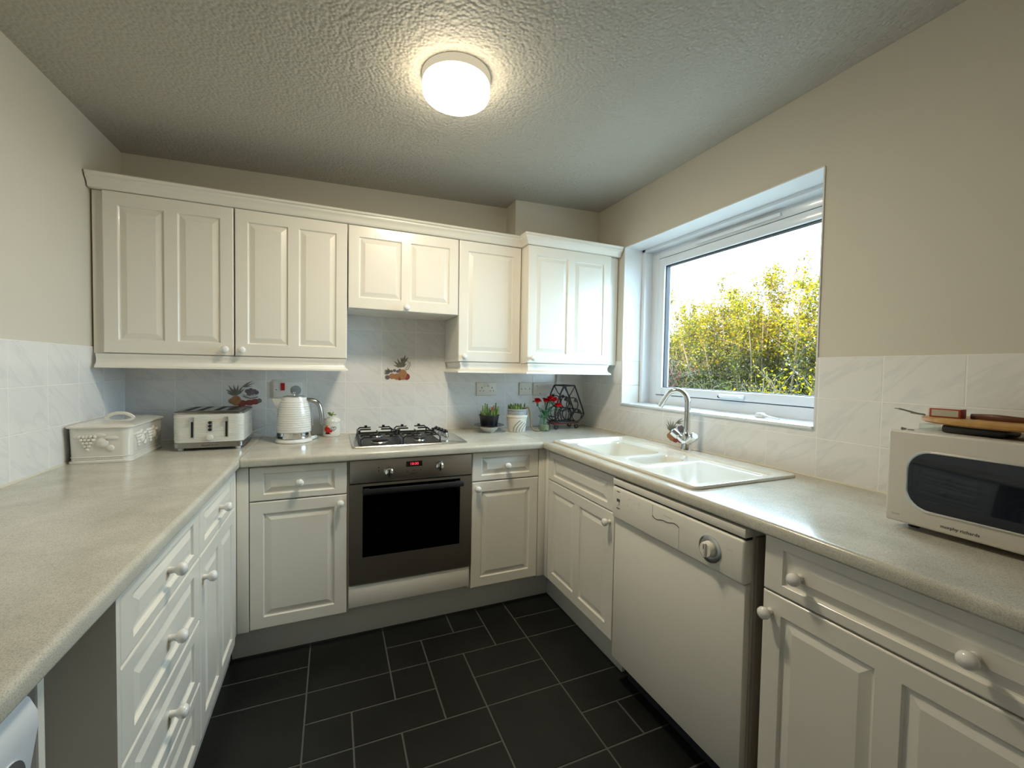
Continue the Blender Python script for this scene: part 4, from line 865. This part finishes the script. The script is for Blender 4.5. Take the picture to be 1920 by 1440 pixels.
for k in range(5): x_ = (-.045, -.022, 0, .02, .045)[k]; b.tube([(x_, -.01, .127), (x_ * 1.05, -.01, .165), (x_ * 1.1, -.01, .176)], [.005, .005, .002], 'succulent_dark', 6)
b.build('leaves', p2)
b = MB(); b.tube(smooth([(.040, -.02, .146), (.064, -.030, .148), (.074, -.032, .120), (.079, -.036, .075), (.082, -.042, .030), (.100, -.050, .008), (.135, -.052, .005)]), .0048, 'dry_stem', 8, flat=1.3); b.build('trailing_stem', p2, label='dry brown stem trailing over the pot rim to the worktop')
# vase with red flowers
va = thing('flower_vase', 'small clear glass vase of red carnations, beside the wine rack', 'vase', (1.752, -.222, .9105)); b = MB()
b.lathe([(0, 0), (.035, 0), (.037, .004), (.036, .040), (.030, .055), (.028, .075), (.034, .098), (.0325, .098), (.0265, .075), (.028, .055), (.034, .040), (.034, .008), (0, .008)], 'vase_glass', seg=28); b.build('vase_glass', va)
b = MB(); b.lathe([(0, .009), (.032, .009), (.032, .038), (0, .040)], 'pebbles', seg=20); b.build('pebbles', va)
b = MB(); rnd = random.Random(4); HD = ((-.056, -.01, .182), (.000, -.015, .185), (.026, -.03, .198), (.052, -.03, .190), (.078, -.035, .156))
for x_, y_, z_ in HD: b.tube(smooth([(0, 0, .012), (x_ * .12, 0, .08), (x_ * .6, y_ * .6, .13), (x_, y_, z_ - .01)]), .0022, 'stem_green', 6); b.ball((x_ * .96, y_, z_ - .013), .008, 'stem_green', 8, (1, 1, 1.6))
for k in range(26):
    a = rnd.uniform(0, 2 * pi); z_ = rnd.uniform(.075, .13); l = rnd.uniform(.015, .04); r_ = .006
    b.tube([(0, 0, z_ - .02), (r_ * cos(a), r_ * sin(a), z_), ((r_ + l) * cos(a), (r_ + l) * sin(a), z_ + rnd.uniform(-.005, .03))], [.003, .0048, .0008], 'stem_green', 5)
b.build('stems', va)
for x_, y_, z_ in HD:
    b = MB()
    for k in range(34):
        a = rnd.uniform(0, 2 * pi); e_ = rnd.uniform(.15, 1.35); R_ = rnd.uniform(.019, .026); dv = Vector((cos(a) * cos(e_), sin(a) * cos(e_), sin(e_) * .8)); s_ = dv.cross(Vector((0, 0, 1))).normalized() * .010; upv = Vector((0, 0, .004))
        c0 = dv * .004; c1 = dv * R_ * .7; c2 = dv * R_
        b.add([c0 - s_ * .2, c0 + s_ * .2, c1 + s_ + upv, c2 + s_ * .8, c2 * 1.08, c2 - s_ * .8, c1 - s_ + upv], [(0, 1, 2, 6), (6, 2, 3, 5), (5, 3, 4)], 'petal_red')
    b.ball((0, 0, .006), .010, 'petal_red', 8)
    b.xf(Matrix.Scale(1.35, 4)); o = b.build('flower_head', va); o.location = (x_, y_, z_)

# ------------------------------------------------------------------ wine rack
wr = thing('wine_rack', 'black wrought-iron wine rack with scroll feet in the right corner', 'wine rack', (1.945, -.150, .9105), radians(8))
b = MB()
base_z = .035
b.loft([rrect(-.02, 0, .21 - 2 * a, .11 - 2 * a, .02, z_, 4) for a, z_ in ((.002, base_z), (0, base_z + .002), (0, base_z + .008), (.003, base_z + .010))], 'rack_wood'); b.build('wooden_base', wr, label='dark red wooden base')
for y_ in (-.052, .052):
    b = MB(); P_ = smooth([(-.055, y_, .285), (-.085, y_, .225), (-.118, y_, .135), (-.120, y_, .085), (-.095, y_, .052), (-.02, y_, .046), (.070, y_, .052), (.112, y_, .088), (.112, y_, .115), (.075, y_, .20), (.035, y_, .285)]); b.tube(P_, .0048, 'black_iron', 8); b.tube([(-.055, y_, .285), (.035, y_, .287)], .0048, 'black_iron', 8)
    b.tube(smooth([(-.055, y_, .285), (-.030, y_, .245), (-.008, y_, .225), (.012, y_, .245), (.035, y_, .285)]), .0036, 'black_iron', 6)
    for cx_, cz_, r_ in ((-.055, .098, .046), (.022, .160, .050) if y_ > 0 else (.018, .160, .048), (.058, .090, .040), (-.040, .180, .036)):
        b.tube([(cx_ + r_ * cos(2 * pi * k / 28), y_, cz_ + r_ * 1.0 * sin(2 * pi * k / 28)) for k in range(28)], .0036, 'black_iron', 7, closed=True)
    for s_ in (-1, 1): b.tube(smooth([(-.055 + s_ * .010, y_, .142), (-.055 + s_ * .024, y_, .118), (-.055 + s_ * .022, y_, .085), (-.055 + s_ * .006, y_, .055)]), .0026, 'black_iron', 6)
    b.tube(smooth([(-.008, y_, .225), (.002, y_, .19), (.0, y_, .12), (.012, y_, .05)]), .0030, 'black_iron', 6)
    # vine leaves
    for lx_, lz_, a_ in ((.030, .185, 30), (.062, .105, 60), (-.062, .205, 120)):
        for k in (-40, -10, 20): b.tube([(lx_, y_, lz_), (lx_ + .018 * cos(radians(a_ + k)), y_ - .004, lz_ + .018 * sin(radians(a_ + k))), (lx_ + .030 * cos(radians(a_ + k)), y_, lz_ + .030 * sin(radians(a_ + k)))], [.002, .0065, .001], 'black_iron', 6, flat=.3)
    b.build('side_frame', wr)
b = MB()
for x_, z_ in ((-.055, .285), (.035, .287), (-.120, .085), (.112, .10), (-.055, .052), (.058, .050), (-.055, .144), (.06, .130)): b.tube([(x_, -.052, z_), (x_, .052, z_)], .0036, 'black_iron', 7)
build_each(b, 'cross_bar', wr)
for x_, y_ in ((-.105, -.045), (.055, -.052), (.075, .045), (-.105, .045)):
    b = MB(); P_ = []
    for k in range(22): t = k / 21; a = -pi / 2 + t * 2 * pi * 1.15; r_ = .0155 * (1 - .55 * t); P_.append((r_ * cos(a), 0, .0165 + r_ * sin(a) * (1 if t > .3 else .85)))
    b.tube([(-.014, 0, .036), (-.017, 0, .018), (-.011, 0, .006)] + P_, .0030, 'black_iron', 6); o = b.build('scroll_foot', wr); o.location = (x_, y_, .0005)

# ------------------------------------------------------------------ microwave and things on it
mx, my = 1.840, -1.980
mw = thing('microwave', 'white microwave oven with dark rounded window on the right worktop', 'microwave', (mx, my, .9105), RR)
b = MB(); b.box(.002, .018, .014, .452, .290, .246, 'microwave_white', .010, 3); b.build('casing', mw)
b = MB(); b.box(0, 0, .0145, .454, .020, .2475, 'microwave_white', .006, 3); dr_ = b.build('front_panel', mw)
def rvert(cx, cz, w_, h_, r_, y, n=8): return [Vector((p.x, y, p.y)) for p in rrect(cx, cz, w_, h_, r_, 0, n)]
wc, zc_, ww, wh = .190, .1295, .300, .150
b = MB(); b.loft([rvert(wc, zc_, ww - 2 * a, wh - 2 * a, .045, y) for a, y in ((0, .001), (0, -.0025), (.0025, -.0035), (.005, -.0025), (.005, .001))], 'satin_chrome'); b.build('window_trim', dr_)
b = MB(); b.loft([rvert(wc, zc_, ww - 2 * a, wh - 2 * a, .045, y) for a, y in ((.0052, .0008), (.0052, -.0030), (.008, -.0034))], 'dark_glass'); b.build('door_window', dr_, label='dark glass window')
b = MB(); text_mesh(b, 'morphy richards', .0105, 'print_dark', face_frame((.142, -.0004, .0315), (1, 0, 0)), sx=.95); text_mesh(b, '800W', .007, 'carcass', face_frame((.022, -.0004, .034), (1, 0, 0))); b.build('brand_lettering', dr_, flat=True)
b = MB()
for x_ in (.04, .41):
    for y_ in (.05, .25): b.lathe([(0, 0), (.012, 0), (.013, .014), (0, .014)], 'black_plastic', (x_, y_, 0), 12)
build_each(b, 'foot', mw)
MT = .9105 + .246
b = MB(); b.box(1.905, -2.165, MT + .0008, 1.99, -2.055, MT + .020, 'black_plastic', .006); tag(b.build('black_box'), 'flat black plastic case under the wooden board on the microwave', 'case')
b = MB(); n = 40; cxb, cyb, rb = 2.0, -2.150, .165
ring = [(cxb + rb * cos(2 * pi * k / n) * .78, cyb + rb * sin(2 * pi * k / n)) for k in range(n)]
def sc2(s_, z_): return [(cxb + (x_ - cxb) * s_, cyb + (y_ - cyb) * s_, z_) for x_, y_ in ring]
zb = MT + .0208; b.loft([sc2(.96, zb), sc2(1.0, zb + .004), sc2(1.0, zb + .010), sc2(.97, zb + .013)], 'board_wood')
tag(b.build('chopping_board'), 'round wooden chopping board lying on top of the microwave', 'board')
zt = zb + .0135
mbx = thing('matchbox', 'matchbox with red edges lying on the wooden board', 'matchbox', (1.955, -2.012, zt), RR + radians(4)); b = MB()
b.box(-.0005, 0, 0, .058, .036, .022, 'matchbox_red', .0006); b.box(.004, -.0005, .003, .054, .001, .019, 'matchbox_face'); b.box(-.0005 + .001, .002, .0222, .057, .034, .0226, 'matchbox_white'); b.build('sleeve', mbx)
b = MB(); b.box(-.004, .002, .002, -.0004, .034, .020, 'matchbox_white', .0005); b.build('tray', mbx)
b = MB(); b.tube(smooth([(2.00, -2.075, zt + .004), (1.985, -2.12, zt + .007), (1.99, -2.17, zt + .004), (2.00, -2.20, zt + .003)]), [.008] * 19, 'leather', 8, flat=.4); tag(b.build('leather_strap'), 'dark brown leather strap on the wooden board behind the matchbox', 'strap')
b = MB(); b.tube(smooth([(1.950, -2.005, zt + .004), (1.945, -1.99, zt + .006), (1.935, -1.972, zt + .012), (1.930, -1.958, zt + .016)]), .0022, 'steel_key', 6); b.tube([(1.955, -2.004, zt + .003), (1.95, -1.975, zt + .006)], .002, 'steel_key', 6); b.tube([(1.93 + .006 * cos(a), -1.955 + .006 * sin(a), zt + .016) for a in [k * pi / 5 for k in range(10)]], .0012, 'steel_key', 5, closed=True)
tag(b.build('metal_skewers'), 'thin metal keys sticking out left of the matchbox', 'keys')
b = MB(); b.tube([(1.862, -1.996, MT + .004), (1.864, -2.006, MT + .004)], [.004, .002], 'steel_key', 6); b.tube([(1.864, -2.008, MT + .003), (1.867, -2.020, MT + .0025)], .0015, 'steel_key', 6); tag(b.build('metal_ring'), 'tiny metal bit lying on the near left edge of the microwave top', 'metal bit')
b = MB(); b.loft([rrect(1.945, -2.018, .05, .03, .008, MT + .001, 4), rrect(1.945, -2.018, .048, .028, .008, MT + .016, 4)], 'vase_glass'); tag(b.build('glass_dish'), 'small clear glass dish under the left end of the wooden board', 'dish')

# ------------------------------------------------------------------ outside
b = MB(); b.box(2.6, -14, -1.0, 40, 26, -.30, 'patio_grey'); b.build('ground', kind='structure', flat=True)
def leaves(mb, pts, sizes, mats_, rnd):
    for p, s_ in zip(pts, sizes):
        a = Vector((rnd.gauss(0, 1), rnd.gauss(0, 1), rnd.gauss(0, 1) + .3)).normalized(); n_ = a.orthogonal().normalized(); n_.rotate(Matrix.Rotation(rnd.uniform(0, 6.28), 3, a))
        q = [p, p + a * s_ * .5 + n_ * s_ * .28, p + a * s_, p + a * s_ * .5 - n_ * s_ * .28]
        k = mb.mi(mats_(p, rnd)); o_ = len(mb.v); mb.v += q; mb.f.append([o_, o_ + 1, o_ + 2, o_ + 3]); mb.m.append(k)
def bush(name, label, base, stems, spread, htop, leafn, size, matf, seed, lean=(0, 0), zlow=.15, cat='bush'):
    rnd = random.Random(seed); root = thing(name, label, cat, base); br = MB(); lp = []
    for i in range(stems):
        a = rnd.uniform(0, 2 * pi); r0 = rnd.uniform(0, .3) * spread; tx_ = rnd.gauss(0, .5) * min(spread, .8) + lean[0]; ty_ = rnd.uniform(-1, 1) * spread + lean[1]; H = htop(ty_) * rnd.uniform(.62, 1.0)
        p0 = Vector((r0 * cos(a) * .5, ty_ * .35 + r0 * sin(a), 0)); p1 = Vector((tx_ * .6, ty_ * .75, H * .5)); p2 = Vector((tx_ + rnd.uniform(-.1, .1), ty_, H))
        P_ = smooth([p0, p1, p2], 4); n_ = len(P_); br.tube(P_, [.022 * (1 - .85 * k / (n_ - 1)) for k in range(n_)], 'bark', 4)
        for k in range(2, n_):
            for _ in range(3):
                d_ = Vector((rnd.gauss(0, .5), rnd.gauss(0, .5), rnd.uniform(.3, 1.2))).normalized() * rnd.uniform(.15, .55); q = P_[k] + d_
                if q.z > htop(q.y) * 1.04: continue
                br.tube([P_[k], P_[k] + d_ * .5 + Vector((0, 0, .02)), q], [.006, .004, .002], 'bark', 3); lp.append((P_[k], q))
    br.build('branches', root, kind='stuff', flat=True)
    lf = MB(); pts = []; sz = []
    for i in range(leafn):
        A, B = rnd.choice(lp); t = rnd.uniform(.1, 1.08); p = A.lerp(B, t) + Vector((rnd.gauss(0, .03), rnd.gauss(0, .03), rnd.gauss(0, .03)))
        if p.z < zlow: continue
        pts.append(p); sz.append(size * rnd.uniform(.6, 1.25))
    leaves(lf, pts, sz, matf, rnd); lf.build('leaves', root, kind='stuff', flat=True); return root
def big_mat(p, r):  # sunlit crown and shaded foot put into the leaf tints by height
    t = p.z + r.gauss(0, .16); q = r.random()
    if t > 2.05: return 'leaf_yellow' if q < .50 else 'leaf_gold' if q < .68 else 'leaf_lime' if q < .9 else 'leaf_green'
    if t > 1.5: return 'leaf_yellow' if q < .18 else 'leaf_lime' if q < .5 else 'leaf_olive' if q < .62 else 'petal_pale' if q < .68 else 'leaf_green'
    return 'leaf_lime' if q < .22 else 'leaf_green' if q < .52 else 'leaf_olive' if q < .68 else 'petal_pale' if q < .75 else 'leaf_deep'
BX, BY, BZ = 6.6, 2.2, -.3
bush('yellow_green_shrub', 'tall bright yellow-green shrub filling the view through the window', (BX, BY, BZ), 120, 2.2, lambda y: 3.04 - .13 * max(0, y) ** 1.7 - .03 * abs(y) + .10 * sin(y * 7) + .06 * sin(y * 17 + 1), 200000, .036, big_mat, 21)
bush('pink_azalea', 'pink-flowering shrub low at the left of the window view', (4.9, 2.10, BZ), 14, .13, lambda y: 1.80 - .4 * abs(y), 5000, .035, lambda p, r: 'petal_pink' if r.random() < .16 else ('leaf_green' if r.random() < .4 else 'leaf_deep'), 5)
bush('low_green_shrub', 'low dark green shrub at the foot of the window view', (4.9, 1.12, BZ), 40, .50, lambda y: 1.50 + .08 * sin(y * 9), 16000, .036, lambda p, r: 'leaf_lime' if r.random() < .2 else ('leaf_green' if r.random() < .5 else 'leaf_deep'), 8)
bush('low_yellow_shrub', 'low bright yellow and orange shrub at the lower right of the window view', (4.6, -.05, BZ), 22, .38, lambda y: 1.62 + .08 * sin(y * 9), 9000, .034, lambda p, r: 'leaf_yellow' if r.random() < .4 else ('leaf_gold' if r.random() < .4 else 'leaf_green'), 9)
bush('hedge', 'dense olive-green hedge standing behind the yellow-green shrub', (9.2, 4.0, BZ), 60, 4.2, lambda y: 2.55 + .15 * sin(y * 5), 60000, .095, lambda p, r: ['leaf_green', 'leaf_deep', 'leaf_lime', 'leaf_olive', 'leaf_deep'][int(r.random() * 5)], 31, cat='hedge')
